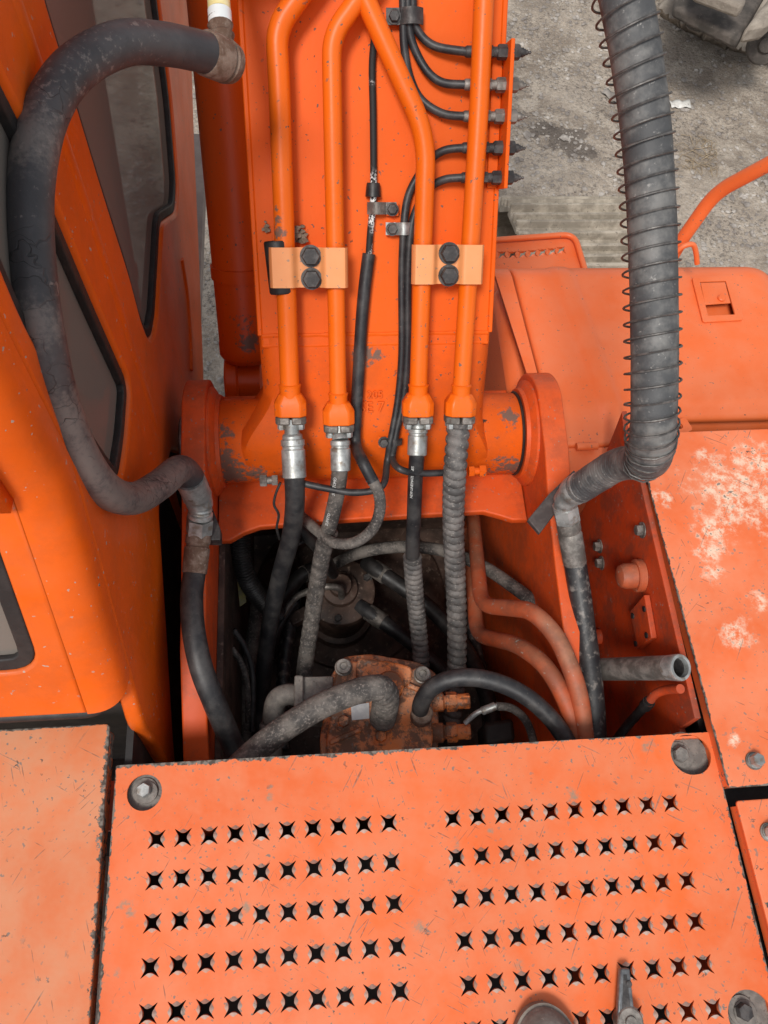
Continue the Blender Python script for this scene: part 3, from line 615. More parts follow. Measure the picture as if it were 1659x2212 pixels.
# side plates stand slightly proud of the top plate
for x, s in ((bxl, -1), (bxr, 1)):
    mb = MB(); x0 = x - 0.004 if s < 0 else x - 0.004
    mb.box(B3(x, (UW + UT) / 2, (TOPN - 0.2) / 2), Vector((0.0045, 0, 0)), BU * ((UT - UW) / 2), BN * ((TOPN + 0.2) / 2 + 0.0015)); obj('side_plate', mb, 'paint_boom', BOOM, bevel=0.002)
# foot casting: loft from box section to the foot tube
RT = 0.092; txl, txr = Zp(480, 945, -0.12).x, Zp(1108, 940, -0.12).x
def smooth(a): a = max(0.0, min(1.0, a)); return a * a * (3 - 2 * a)
mb = MB(); rows = []; NU, NX, NR = 26, 22, 6
uu = np.linspace(UW, -0.088, NU)
for u in uu:
    s = (UW - u) / (UW + 0.088)
    # top profile: straight tangent then round over the tube
    if u > 0.075: tn = TOPN + 0.0012 + (0.118 - TOPN - 0.0012) * smooth((UW - u) / (UW - 0.075))
    else: tn = math.sqrt(max(1e-6, 0.14 ** 2 - (0.075 - u) ** 2 * (0.14 / 0.163) ** 2)) * 0.118 / 0.14
    bn = -0.2 + 0.11 * s
    fl = smooth((0.135 - u) / 0.14); fr_ = smooth((0.07 - u) / 0.10)
    l = bxl - 0.003 - fl * (bxl - txl - 0.035); r = bxr + 0.003 + fr_ * (txr - bxr - 0.055)
    row = []
    rc = 0.018 + 0.03 * s
    for k in range(NX + 1):
        x = l + (r - l) * k / NX; dx = min(x - l, r - x); drop = 0.0 if dx > rc else rc - math.sqrt(max(0, rc * rc - (rc - dx) ** 2))
        row.append(B3(x, u, tn - drop))
    row = [B3(l, u, bn)] + row + [B3(r, u, bn)]
    rows.append(row)
m = len(rows[0]); vs = [p for r in rows for p in r]
mb.add(vs, [(j * m + i, j * m + i + 1, (j + 1) * m + i + 1, (j + 1) * m + i) for j in range(NU - 1) for i in range(m - 1)] + [tuple((NU - 1) * m + i for i in range(m)), tuple(m - 1 - i for i in range(m))])
mb.lathe((txl, PIN.y, PIN.z), (1, 0, 0), [(0, RT - 0.003), (0.004, RT), (txr - txl - 0.004, RT), (txr - txl, RT - 0.003)], 56)
obj('foot_casting', mb, 'paint_casting', BOOM, smooth=50)
# weld beads
for du, rr in ((0.0, 0.0055), (-0.02, 0.004)):
    pts = []; n = 90
    for k in range(n + 1):
        x = bxl + 0.004 + (bxr - bxl - 0.008) * k / n; pts.append(tuple(B3(x, UW + du + 0.0012 * mnoise.noise(Vector((x * 25, du * 90, 0))), TOPN - 0.0015 + (du * 0.02))) + (rr * (0.85 + 0.3 * mnoise.noise(Vector((x * 60, 1, du * 50)))),))
    a = np.array(pts); mb = MB(); mb.tube([Vector(p[:3]) for p in pts], list(a[:, 3]), 8); obj('weld_bead', mb, 'paint_boom', BOOM)
# cast figures
e = Bp(800, 862, -0.012)
obj('cast_mark', text_mesh('SE 7', 0.030, Bp(803, 880, -0.0115), (1, 0, 0), BU, 0.0025), 'paint_casting', BOOM)
obj('cast_mark', text_mesh('205', 0.022, Bp(810, 853, -0.0088), (1, 0, 0), BU, 0.0025), 'paint_casting', BOOM)
# black grease smeared where the tube meets the brackets
mb = MB(); mb.lathe((txl - 0.004, PIN.y, PIN.z), (1, 0, 0), [(0, RT + 0.002), (0.002, RT + 0.004), (0.005, RT + 0.002), (0.006, RT - 0.01)], 40, caps=False); obj('pin_seal', mb, 'shade_and_grime', BOOM)
mb = MB(); mb.lathe((txr - 0.002, PIN.y, PIN.z), (1, 0, 0), [(0, RT - 0.01), (0.001, RT + 0.002), (0.003, RT + 0.004), (0.006, RT + 0.002)], 40, caps=False); obj('pin_seal', mb, 'shade_and_grime', BOOM)

# steel pipes on the boom
PH, PR = 0.045, 0.0178
def bpipe(pts, r, bend): return rounded_path([Bp(u, v, PH) for u, v in pts], bend, 7)
pipes = [([(690, -70), (596, 62), (602, 160), (627, 862)], 0.0185), ([(815, -60), (716, 78), (717, 170), (731, 880)], 0.0165), ([(740, -110), (907, 262), (920, 330), (903, 862)], 0.0172), ([(1048, -60), (1034, 250), (995, 862)], 0.0172)]
for pts, r in pipes:
    mb = MB(); mb.tube(bpipe(pts, r, 0.06), r, 24); P_ = obj('pipe', mb, 'paint_pipe', BOOM)
    end = Bp(*pts[-1], PH); d = (Bp(*pts[-1], PH) - Bp(*pts[-2], PH)).normalized(); n = BN; x = d.cross(n).normalized()
    mb = MB(); mb.lathe(end - d * 0.03, d, [(0, r), (0.002, r + 0.0035), (0.008, r + 0.0015), (0.03, r + 0.001)], 24, caps=False); obj('weld_collar', mb, 'paint_pipe', P_)
    w2, t2 = 0.031, 0.024   # four-bolt flange block
    oc = [(-w2 * 0.62, -t2), (w2 * 0.62, -t2), (w2, -t2 * 0.5), (w2, t2 * 0.5), (w2 * 0.62, t2), (-w2 * 0.62, t2), (-w2, t2 * 0.5), (-w2, -t2 * 0.5)]
    mb = MB(); rings = ((-0.012, 0.66), (0.006, 1.0), (0.032, 1.0)); m = len(oc)
    mb.add([end + d * h + x * a * k_ + n * b * k_ for h, k_ in rings for a, b in oc], [(r * m + i, r * m + (i + 1) % m, (r + 1) * m + (i + 1) % m, (r + 1) * m + i) for r in range(2) for i in range(m)] + [tuple(range(m)), tuple(2 * m + i for i in range(m))]); fb = obj('flange_block', mb, 'paint_pipe', P_, bevel=0.0025)
    for q in (-1, 1):
        ctr = end - d * 0.002 + x * (q * 0.0195) + n * 0.010; ax_ = (-d * 0.72 + x * q * 0.4 + n * 0.4).normalized()
        mb = MB(); mb.lathe(ctr - ax_ * 0.003, ax_, [(0, 0.0045), (0.0052, 0.0045)], 12); obj('bolt_hole', mb, 'steel_dark', fb)
# pipe clamps
def clamp(u0, u1, v0, v1, ang, bolts, dark):
    """steel saddle pressed over two pipes"""
    a, b = Bp(u0, (v0 + v1) / 2, PH + 0.02), Bp(u1, (v0 + v1) / 2, PH + 0.02)
    ex = (b - a).normalized(); L = (b - a).length; hw = (Bp((u0 + u1) / 2, v0, PH + 0.02) - Bp((u0 + u1) / 2, v1, PH + 0.02)).length / 2
    ey = BN.cross(ex).normalized(); ctr = (a + b) / 2 - BN * 0.02
    prof = []; n = 48
    for k in range(n + 1):
        s = k / n; x = (s - 0.5) * L
        q = abs(s - 0.5) * 2   # saddle: low in the middle, arched at both pipes
        h = 0.0275 if q > 0.45 else (0.0275 - 0.013 * smooth((0.45 - q) / 0.2))
        if q > 0.9: h -= 0.012 * ((q - 0.9) / 0.1) ** 2
        prof.append((x, h))
    poly = [ctr + ex * x + BN * h - ey * hw for x, h in prof] + [ctr + ex * x + BN * (h - 0.004) - ey * hw for x, h in reversed(prof)]
    mb = MB(); m = len(poly); mb.add(poly + [p + ey * 2 * hw for p in poly], [(i, (i + 1) % m, m + (i + 1) % m, m + i) for i in range(m)] + [(i, i + 1, m - 2 - i, m - 1 - i) for i in range(n)] + [(m + i, 2 * m - 1 - i, 2 * m - 2 - i, m + i + 1) for i in range(n)])
    c = obj('pipe_clamp', mb, 'paint_clamp', BOOM, smooth=40)
    for (bu, bv) in bolts:
        mb = MB(); p = Bp(bu, bv, PH + 0.0147); mb.lathe(p, BN, [(0, 0.0195), (0.003, 0.0195)], 24); mb.hexn(p + BN * 0.003, BN, 0.029, 0.014); obj('bolt', mb, 'steel_dark', c)
    mb = MB(); mb.box(ctr - BN * 0.025, ex * 0.03, ey * hw * 0.9, BN * 0.022); obj('mount_pad', mb, 'paint_boom', c)
    return c
CL = clamp(581, 752, 535, 622, 0, ((671, 553), (673, 602)), True)
CRc = clamp(890, 1045, 529, 614, 0, ((970, 547), (969, 595)), False)
# black rubber lining that sticks out round the left pipe
mb = MB(); a = Bp(597, 520, PH); b = Bp(610, 634, PH); d = (b - a)
for k in range(1): mb.lathe(a, d, [(0, 0.0215), (0.003, 0.0232), (d.length - 0.003, 0.0232), (d.length, 0.0215)], 28, caps=False)
obj('rubber_lining', mb, 'rubber_dark', CL)
# exposed bare patch on the left pipe above the clamp
mb = MB(); a = Bp(603, 430, PH + 0.0005); 
# dry dirt wedge behind the pipe
mb = MB()
for k in range(26):
    p = Bp(640 + random.gauss(0, 12), 508 + random.gauss(0, 10), 0.004 + random.uniform(0, 0.016)); stone(mb, p, random.uniform(0.005, 0.011))
obj('dirt_wedge', mb, 'clod', kind='stuff', label='clump of dry dirt lodged behind the left boom pipe above the clamp', cat='dirt'); mb = MB()
for k in range(8):
    p = Bp(575 + random.gauss(0, 5), 492 + random.gauss(0, 6), 0.004); stone(mb, p, random.uniform(0.004, 0.007))
obj('dirt_wedge', mb, 'clod', kind='stuff', label='small crumb of dry dirt on the left of the leftmost boom pipe', cat='dirt')

# bulkhead rail for the grease lines at the boom's right edge
railx = Bp(1092, 250, 0.03).x
ra, rb_ = (Bp(1100, 90, 0.03) - PIN).dot(BU), (Bp(1090, 408, 0.03) - PIN).dot(BU)
mb = MB(); mb.box(B3(railx, (ra + rb_) / 2, TOPN + 0.026), Vector((0.0035, 0, 0)), BU * ((ra - rb_) / 2), BN * 0.034); mb.box(B3((railx + bxr) / 2 - 0.012, (ra + rb_) / 2, TOPN + 0.0036), Vector(((railx - bxr) / 2 + 0.008, 0, 0)), BU * ((ra - rb_) / 2 - 0.002), BN * 0.0035)
RAIL = obj('fitting_rail', mb, 'paint_boom', BOOM, bevel=0.0015)
GR = [(1100, 113), (1098, 184), (1094, 252), (1090, 320), (1086, 384)]
ends = []
for i, (u, v) in enumerate(GR):
    P = Bp(u, v, 0.03); P.x = railx
    mb = MB(); mb.hexn(P + Vector((0.0036, 0, 0)), (1, 0, 0), 0.0215, 0.016); mb.cyl(P + Vector((0.019, 0, 0)), P + Vector((0.026, 0, 0)), 0.0075, 14); mb.hexn(P + Vector((0.024, 0, 0)), (1, 0, 0), 0.010, 0.006); mb.lathe(P + Vector((0.029, 0, 0)), (1, 0, 0), [(0, 0.004), (0.004, 0.0042), (0.006, 0.002), (0.009, 0.0028), (0.011, 0.001)], 12)
    mb.hexn(P - Vector((0.0036, 0, 0)), (-1, 0, 0), 0.0215, 0.016); mb.cyl(P - Vector((0.019, 0, 0)), P - Vector((0.03, 0, 0)), 0.0085, 16); mb.hexn(P - Vector((0.028, 0, 0)), (-1, 0, 0), 0.018, 0.013)
    mb.lathe(P - Vector((0.041, 0, 0)), (-1, 0, 0), [(0, 0.0085), (0.004, 0.0095), (0.032, 0.0095), (0.035, 0.008)], 16)
    obj('grease_fitting', mb, 'steel_dark' if i in (0, 3, 4) else 'steel', RAIL); ends.append(P - Vector((0.074, 0, 0)))
# small clamps bolted on the boom top
def strap(u0, u1, v, h, hw, mat, bu, bv, nm, lift=0.0):
    a, b = Bp(u0, v, h), Bp(u1, v, h); ex = (b - a); ey = BN.cross(ex.normalized())
    mb = MB(); n = 14; pts = []
    for k in range(n + 1):
        s = k / n; pts.append(a + ex * s + BN * (lift * math.sin(math.pi * max(0, min(1, (s - 0.35) / 0.65)))))
    vs = [p + ey * q + BN * w_ for p in pts for q, w_ in ((-hw, 0), (hw, 0), (hw, 0.003), (-hw, 0.003))]
    mb.add(vs, [(i * 4 + j, i * 4 + (j + 1) % 4, i * 4 + 4 + (j + 1) % 4, i * 4 + 4 + j) for i in range(n) for j in range(4)] + [(0, 1, 2, 3), (4 * n + 3, 4 * n + 2, 4 * n + 1, 4 * n)])
    c = obj(nm, mb, mat, BOOM, smooth=30)
    mb = MB(); p = Bp(bu, bv, h + 0.003); mb.bolt(p, BN, 0.016, 0.008, 1.2); obj('bolt', mb, 'steel_dark', c)
    mb = MB(); q = Bp(bu, bv, h / 2); mb.box(q, Vector((0.011, 0, 0)), BU * 0.011, BN * (h / 2 + 0.001)); obj('standoff', mb, 'paint_boom', c)
strap(834, 914, 36, 0.016, 0.0125, 'steel_dark', 851, 36, 'hose_strap', 0.012)
strap(856, 793, 450, 0.012, 0.0105, 'steel', 847, 452, 'hose_strap', 0.012)
strap(833, 890, 494, 0.014, 0.011, 'zinc', 847, 495, 'hose_strap', 0.012)
strap(820, 868, 953, -0.004, 0.007, 'steel_dark', 829, 955, 'hose_strap', 0.010)

# ================================================================== GREASE LINES AND CABLE ON THE BOOM
def hose(name, pts, r, mat, label, cat='hose', group=None, n=8, seg=16, step=None, rfun=None, parent=None):
    P = catmull([tuple(p) for p in pts], n)
    mb = MB(); mb.tube([Vector(p) for p in P], r, seg); return obj(name, mb, mat, parent, label=label if parent is None else None, cat=cat if parent is None else None, group=group if parent is None else None)
gl = 'grease lines on the boom'
RG = 0.0072
hose('grease_line', [Bp(892, -60, 0.02), Bp(893, 30, 0.016), Bp(905, 70, 0.014), Bp(940, 100, 0.018), ends[0] + (ends[0] - ends[0]), ends[0] + Vector((0.012, 0, 0))], RG, 'rubber', 'topmost black grease line curving to the fitting rail', group=gl)
hose('grease_line', [Bp(881, -60, 0.02), Bp(882, 30, 0.016), Bp(890, 90, 0.012), Bp(920, 150, 0.014), Bp(955, 178, 0.02), ends[1], ends[1] + Vector((0.012, 0, 0))], RG, 'rubber', 'second black grease line from the top of the fitting rail', group=gl)
hose('grease_line', [Bp(870, -60, 0.02), Bp(871, 30, 0.016), Bp(873, 100, 0.012), Bp(885, 165, 0.010), Bp(910, 215, 0.010), Bp(955, 245, 0.018), ends[2], ends[2] + Vector((0.012, 0, 0))], RG, 'rubber', 'middle black grease line passing under the slanted pipe', group=gl)
hose('grease_line', [Bp(1012, 320, 0.03), ends[3], Bp(960, 325, 0.022), Bp(930, 345, 0.012), Bp(900, 385, 0.010), Bp(880, 430, 0.012), Bp(872, 495, 0.016), Bp(868, 600, 0.012), Bp(868, 760, 0.006), Bp(860, 860, -0.002), Bp(848, 930, 0.0), Bp(842, 960, 0.002), Bp(836, 1000, 0.002), Zp(825, 1050, -0.02), Zp(770, 1064, -0.03), Zp(700, 1054, -0.03), Zp(620, 1036, -0.03)], RG, 'rubber', 'black grease line running down the boom centre to the left end of the foot tube', group=gl)
hose('grease_line', [ends[4] + Vector((0.012, 0, 0)), ends[4], Bp(960, 388, 0.022), Bp(930, 405, 0.012), Bp(905, 440, 0.010), Bp(888, 495, 0.016), Bp(881, 600, 0.012), Bp(880, 760, 0.006), Bp(872, 860, -0.002), Bp(857, 930, 0.0), Bp(852, 960, 0.002), Bp(848, 990, 0.004), Zp(862, 1012, 0.0), Zp(900, 1022, -0.02), Zp(960, 1021, -0.03), Zp(1005, 1018, -0.035)], RG, 'rubber', 'black grease line running down the boom to the right end of the foot tube', group=gl)
for (u, v, s, nm) in ((600, 1037, -1, 'left'), (1012, 1018, 1, 'right')):
    P = Zp(u, v, -0.035); mb = MB()
    mb.hexn(P, (s, 0, 0), 0.02, 0.012); mb.cyl(P + Vector((s * 0.012, 0, 0)), P + Vector((s * 0.024, 0, 0)), 0.008, 14); mb.hexn(P + Vector((s * 0.022, 0, 0)), (s, 0, 0), 0.023, 0.014)
    obj('elbow_fitting', mb, 'steel' if s < 0 else 'paint_boom', BOOM)
# braided cable with plug and rubber sleeve
CB = thing('cable', 'black and white braided cable with a plug, running down the middle of the boom', 'cable', tuple(Bp(800, 400)))
hose('braided_run', [Bp(815, 40, 0.012), Bp(808, 90, 0.010), Bp(804, 150, 0.008), Bp(806, 250, 0.008), Bp(807, 395, 0.010), Bp(805, 450, 0.013), Bp(800, 500, 0.010), Bp(796, 560, 0.012)], 0.0062, 'braid', None, parent=CB)
a = Bp(806.5, 395, 0.011); b = Bp(806, 425, 0.011); d = b - a
mb = MB(); mb.lathe(a, d, [(0, 0.0115), (0.003, 0.0125), (d.length, 0.0145), (d.length + 0.001, 0.008)], 20); obj('plug', mb, 'rubber_dark', CB)
P = catmull([tuple(p) for p in [Bp(797, 548, 0.014), Bp(788, 620, 0.014), Bp(781, 700, 0.012), Bp(775, 800, 0.008), Bp(769, 900, 0.004), Bp(768, 960, 0.008), Zp(785, 1000, 0.02), Zp(806, 1040, 0.0)]], 8)
mb = MB(); mb.tube([Vector(p) for p in P], 0.0122, 18); obj('rubber_sleeve', mb, 'rubber', CB)
P = catmull([tuple(p) for p in [Zp(800, 1030, 0.005), Zp(818, 1065, -0.02), Zp(820, 1105, -0.05), Zp(803, 1145, -0.09), Zp(765, 1172, -0.12), Zp(720, 1172, -0.14), Zp(690, 1150, -0.16), Zp(650, 1115, -0.19)]], 10)
P, s_ = resample(P, 0.004); mb = MB(); mb.tube([Vector(p) for p in P], 0.011, 18, rfun=helixr(None, 0.0015, 0.008, s_, kind='cos')); obj('corrugated_loop', mb, 'rubber_dusty', CB)

# ================================================================== BOOM CYLINDER
CY = thing('boom_cylinder', 'dark orange hydraulic boom cylinder left of the boom', 'cylinder', tuple(Dp(540, 770, 2.05)))
ca, cb = Dp(536, 778, 2.0), Dp(464, -160, 1.52); ax = (cb - ca); L = ax.length; axn = ax.normalized()
mb = MB(); mb.lathe(ca, ax, [(0, 0.045), (0.006, 0.060), (0.018, 0.068), (0.022, 0.0705), (0.05, 0.0705), (0.054, 0.069), (L, 0.069)], 56); obj('barrel', mb, 'paint_cylinder', CY)
c1 = Dp(505, 578, 1.9); s1 = (c1 - ca).dot(axn)
mb = MB(); mb.lathe(ca + axn * (s1 - 0.016), ax, [(0, 0.0695), (0.001, 0.0735), (0.031, 0.0735), (0.032, 0.0695)], 56, caps=False); bd = obj('band', mb, 'paint_cylinder', CY)
mb = MB(); mb.bolt(Dp(553, 580, 1.83), (0.3, -0.6, 0.7), 0.016, 0.012); obj('bolt', mb, 'paint_cylinder', bd)
e0 = ca - axn * 0.06; mb = MB(); mb.lathe(e0 + Vector((-0.06, 0, 0)), (1, 0, 0), [(0, 0.066), (0.004, 0.07), (0.03, 0.07), (0.034, 0.05), (0.09, 0.05)], 40); obj('rod_eye', mb, 'paint_cylinder', CY)

# ================================================================== CAB
CX = -0.03
CAB = thing('cab', 'orange operator cab with black-sealed tinted windows left of the boom', 'cab', (-0.5, 1.0, -0.66))
def cyz(u, v): p = Xp(u, v, CX); return (p.y, p.z)
SL = 0.51
def yr(z): return 0.185 + SL * (min(z, 0.5) - 0.13) + 0.12 * max(0.0, z - 0.5)
CRN = 0.06
w1 = [cyz(318, 722), cyz(326, 732), cyz(334, 722), cyz(341, 680), cyz(352, 480), cyz(383, 458), cyz(386, 400), cyz(372, 220), cyz(345, 0), (1.95, 0.62), (1.9, 0.95), (0.97, 0.95), cyz(100, 0), cyz(160, 200), cyz(220, 400), cyz(280, 590), cyz(306, 690)]
w2 = [cyz(283, 850), cyz(276, 950), cyz(262, 1043), (0.503, 0.40), (0.497, 0.49), (0.50, 0.68), (0.55, 0.92), (0.72, 0.93), cyz(0, 154), cyz(58, 270), cyz(125, 450), cyz(205, 645), cyz(278, 815)]
def smooth_poly(p, r=0.03, n=4): return rpoly(p, r, n)
w1s, w2s = smooth_poly(w1, [0.012] * 4 + [0.03] * (len(w1) - 4)), smooth_poly(w2, 0.03)
side = [(yr(-0.0) + CRN, 0.0), (yr(0.13) + CRN, 0.13), (yr(0.5) + CRN, 0.5), (yr(1.1) + CRN, 1.1), (2.35, 1.1), (2.4, 0.3), (2.2, -0.02), cyz(420, 300), cyz(431, 560), cyz(440, 800), (1.1, -0.52), (0.95, -0.45), (0.78, -0.10), (0.60, -0.015), (0.42, -0.13), cyz(375, 1590), (0.12, -0.33), (0.175, -0.05)]
side_pts = rpoly(side, 0.02, 2)
SIDE = obj('side_panel', plate(side_pts, [w1s, w2s], 0.03, 0.010, (CX, 0, 0), (0, 1, 0), (0, 0, 1)), 'paint_cab', CAB, smooth=60)
def seal(poly2, x, r, nm, parent, to3):
    pts = [Vector(to3(p)) for p in poly2] ; pts.append(pts[0]); pts.append(pts[1]); mb = MB(); mb.tube(pts, r, 8, caps=False); return obj(nm, mb, 'seal', parent)
def inset(poly, d):
    """offset a polygon inwards along its own normals"""
    P = [Vector(p) for p in poly]; n = len(P); A = sum(P[i - 1].x * P[i].y - P[i].x * P[i - 1].y for i in range(n)); sg = 1 if A > 0 else -1; out = []
    for i in range(n):
        t = (P[(i + 2) % n] - P[i - 2]).normalized(); out.append(tuple(P[i] + Vector((-t.y, t.x)) * sg * d))
    return out
for wnd in (w1s, w2s):
    W_ = obj('window', plate(wnd, [], 0.005, 0.0, (CX - 0.018, 0, 0), (0, 1, 0), (0, 0, 1)), 'glass', CAB, smooth=0)
    # flat rubber gasket round the pane
    ins = inset(wnd, 0.019)
    obj('gasket', plate(wnd, [ins], 0.014, 0.003, (CX - 0.006, 0, 0), (0, 1, 0), (0, 0, 1)), 'seal', W_)
# pillar between the windows stands out as a rounded rib
mb = MB(); pts = [(0.70, -0.30), (0.735, -0.05), (0.765, 0.15), (0.79, 0.35), (0.81, 0.55), (0.825, 0.75), (0.84, 1.0)]
fr = [np.array((CX - 0.012, y, z)) for y, z in pts]; P = catmull(fr, 6); n = len(P)
vs = []
for i, p in enumerate(P):
    s = i / (n - 1); hw = 0.048 * (0.5 + 0.5 * smooth(s / 0.25)); 
    for k in range(13):
        a = -1 + 2 * k / 12; vs.append((p[0] + 0.013 * (1 - a * a) * smooth(s / 0.3) + 0.0005, p[1] + a * hw, p[2]))
mb.add(vs, [(i * 13 + k, i * 13 + k + 1, (i + 1) * 13 + k + 1, (i + 1) * 13 + k) for i in range(n - 1) for k in range(12)])
obj('pillar_rib', mb, 'paint_cab', CAB, smooth=180)
# pressed swages in the lower side
for pts, r, hh in ((((392, 560), (404, 640), (411, 740), (412, 800)), 0.011, 0.006),):
    mb = MB(); P = catmull([tuple(Xp(u, v, CX)) for u, v in pts], 8); mb.tube([Vector(p) - Vector((r - hh, 0, 0)) for p in P], r, 14); obj('swage', mb, 'paint_cab', SIDE)
# rounded rear corner
mb = MB(); zs = list(np.linspace(0.125, 0.5, 10)) + [0.6, 0.8, 1.1]; nk = 12; vs = []
for z in zs:
    y = yr(max(z, 0.125)); 
    for k in range(nk + 1):
        s = k / nk; R0, R1, R2 = Vector((CX - CRN, y, z)), Vector((CX, y, z)), Vector((CX, y + CRN, z))
        vs.append(R0 * (1 - s) ** 2 + R1 * 2 * s * (1 - s) + R2 * s * s)
m = nk + 1; mb.add(vs, [(j * m + i, j * m + i + 1, (j + 1) * m + i + 1, (j + 1) * m + i) for j in range(len(zs) - 1) for i in range(nk)])
obj('rear_pillar', mb, 'paint_cab', CAB, smooth=180)
# rear panel with window
org = Vector((CX - CRN, yr(0.125), 0.125)); ey = Vector((0, SL, 1)).normalized(); Ls = (0.5 - 0.125) * math.hypot(1, SL)
rh = rpoly([(-0.045, 0.105), (-0.040, Ls - 0.006), (-0.85, Ls - 0.006), (-0.85, 0.105)], [0.05, 0.02, 0.05, 0.05], 6)
RP = obj('rear_panel', plate([(0, 0), (0, Ls), (-0.95, Ls), (-0.95, 0)], [rh], 0.02, 0.006, org, (1, 0, 0), ey), 'paint_cab', CAB, smooth=60)
RW = obj('rear_window', plate(rh, [], 0.004, 0.0, org - ey.cross(Vector((1, 0, 0))) * -0.014, (1, 0, 0), ey), 'glass', CAB, smooth=0)
obj('gasket', plate(rh, [inset(rh, 0.024)], 0.014, 0.003, org + Vector((1, 0, 0)).cross(ey) * -0.004, (1, 0, 0), ey), 'seal', RW)
mb = MB(); mb.add([(CX - CRN, yr(0.5), 0.5), (CX - CRN, yr(1.1), 1.1), (-1.0, yr(1.1), 1.1), (-1.0, yr(0.5), 0.5)], [(0, 1, 2, 3)]); o = obj('rear_upper_panel', mb, 'paint_cab', CAB)
s = o.modifiers.new('t', 'SOLIDIFY'); s.thickness = 0.02
# rubber strip and dark base under the rear panel
mb = MB(); mb.tube(rounded_path([(-1.0, yr(0.125) + 0.006, 0.112), (CX - 0.05, yr(0.125) + 0.006, 0.112), (CX - 0.02, yr(0.125) + 0.03, 0.112)], 0.02), 0.010, 10); obj('rubber_strip', mb, 'seal', CAB)
mb = MB(); mb.aabb(-1.0, CX - 0.031, yr(0.125) + 0.03, 0.30, -0.6, 0.105); obj('rear_base', mb, 'shade_and_grime', CAB)
# roof, far wall, floor and seat seen dimly through the glass
mb = MB(); mb.aabb(-1.05, CX, yr(1.1), 2.4, 1.10, 1.14); obj('roof', mb, 'paint_cab', CAB, bevel=0.02)
obj('far_side_panel', plate([(0.5, -0.6), (0.5, 1.1), (2.35, 1.1), (2.35, -0.6)], [[(0.65, 0.2), (0.65, 1.0), (2.2, 1.0), (2.2, 0.2)]], 0.03, 0.0, (-1.0, 0, 0), (0, 1, 0), (0, 0, 1)), 'cab_trim', CAB)
mb = MB(); mb.aabb(-1.0, CX - 0.035, 0.32, 2.3, -0.6, -0.55); obj('cab_floor', mb, 'cab_trim', CAB)
mb = MB(); mb.aabb(-0.42, CX - 0.06, 0.7, 2.0, -0.4, -0.12); obj('side_console', mb, 'cab_trim', CAB, bevel=0.05)
mb = MB(); mb.box((-0.45, 0.95, 0.25), (0.22, 0, 0), Vector((0, -0.1, 0.42)), Vector((0, 0.06, 0.02))); mb.box((-0.45, 1.2, -0.15), (0.24, 0, 0), (0, 0.26, 0), (0, 0, 0.08)); obj('seat', mb, 'seat_fabric', CAB, bevel=0.04)

# ================================================================== LARGE HOSES
def ferrule(p, d, r, L, mat, parent, grooves=True):
    d = Vector(d).normalized(); mb = MB(); c = 0.002
    prof = [(0, r * 0.8), (c, r), (L * 0.16, r), (L * 0.19, r * 0.9), (L * 0.25, r * 0.9), (L * 0.28, r), (L - c, r), (L, r * 0.86)] if grooves else [(0, r * 0.86), (c, r), (L - c, r), (L, r * 0.86)]
    mb.lathe(p, d, prof, 28); return obj('ferrule', mb, mat, parent)
# left loop hose from the boom pipe to the bracket union
H1 = thing('hose', 'thick cracked black hose looping out on the left in front of the cab', 'hose', tuple(Dp(430, 1140, 1.5)), group='hydraulic hoses')
pts = dpath([(452, 116, 1.05), (420, 108, 1.03), (350, 95, 0.99), (260, 95, 0.94), (160, 150, 0.90), (97, 250, 0.875), (67, 390, 0.86), (68, 550, 0.86), (90, 720, 0.88), (126, 872, 0.94), (178, 994, 1.02), (234, 1062, 1.10), (292, 1076, 1.19), (346, 1046, 1.28), (386, 1014, 1.36), (408, 1026, 1.42), (424, 1056, 1.46)])
P, s_ = resample(catmull([tuple(p) for p in pts], 10), 0.008)
mb = MB(); mb.tube([Vector(p) for p in P], 0.0255, 28, rfun=lambda i, a, r: r * (1 + 0.012 * mnoise.noise(Vector((s_[i] * 30, math.cos(a), math.sin(a)))))); obj('rubber_run', mb, 'rubber_cracked', H1)
a, b = Dp(442, 113, 1.045), Dp(500, 138, 1.09)
mb = MB(); d = b - a; mb.lathe(a, d, [(0, 0.0275), (0.002, 0.0288), (d.length * 0.62, 0.0288), (d.length * 0.66, 0.025), (d.length * 0.75, 0.029), (d.length, 0.026)], 28); obj('ferrule', mb, 'rust', H1)
mb = MB(); c = Dp(492, 128, 1.085); mb.hexn(Dp(470, 122, 1.068), d, 0.05, d.length * 0.4); obj('nut', mb, 'steel', H1)
# pipe that the hose hangs from
PS = thing('pipe_stub', 'rusty elbow and pale taped pipe at the top of the left loop hose', 'pipe', tuple(Dp(478, 60, 1.1)))
mb = MB(); pp = [Dp(486, 132, 1.10), Dp(480, 85, 1.10), Dp(474, 40, 1.10)]; mb.tube([Vector(p) for p in catmull([tuple(q) for q in pp], 6)], [0.0165 + 0.0025 * math.sin(k * 2.1) for k in range(13)], 20); obj('rusty_elbow', mb, 'rust', PS)
mb = MB(); mb.tube([Dp(476, 52, 1.10), Dp(474, 24, 1.10)], 0.0168, 24); obj('white_band', mb, 'white_tape', PS)
mb = MB(); mb.tube([Dp(474.2, 26, 1.10), Dp(468, -60, 1.11), Dp(460, -180, 1.13)], 0.0162, 24); obj('taped_pipe', mb, 'yellow_tape', PS)
q = Dp(462, -150, 1.125); mb = MB(); mb.box(q + Vector((0.04, 0.03, -0.02)), Vector((0.06, 0, 0)), BU * 0.02, BN * 0.05); obj('pipe_bracket', mb, 'paint_boom', PS)
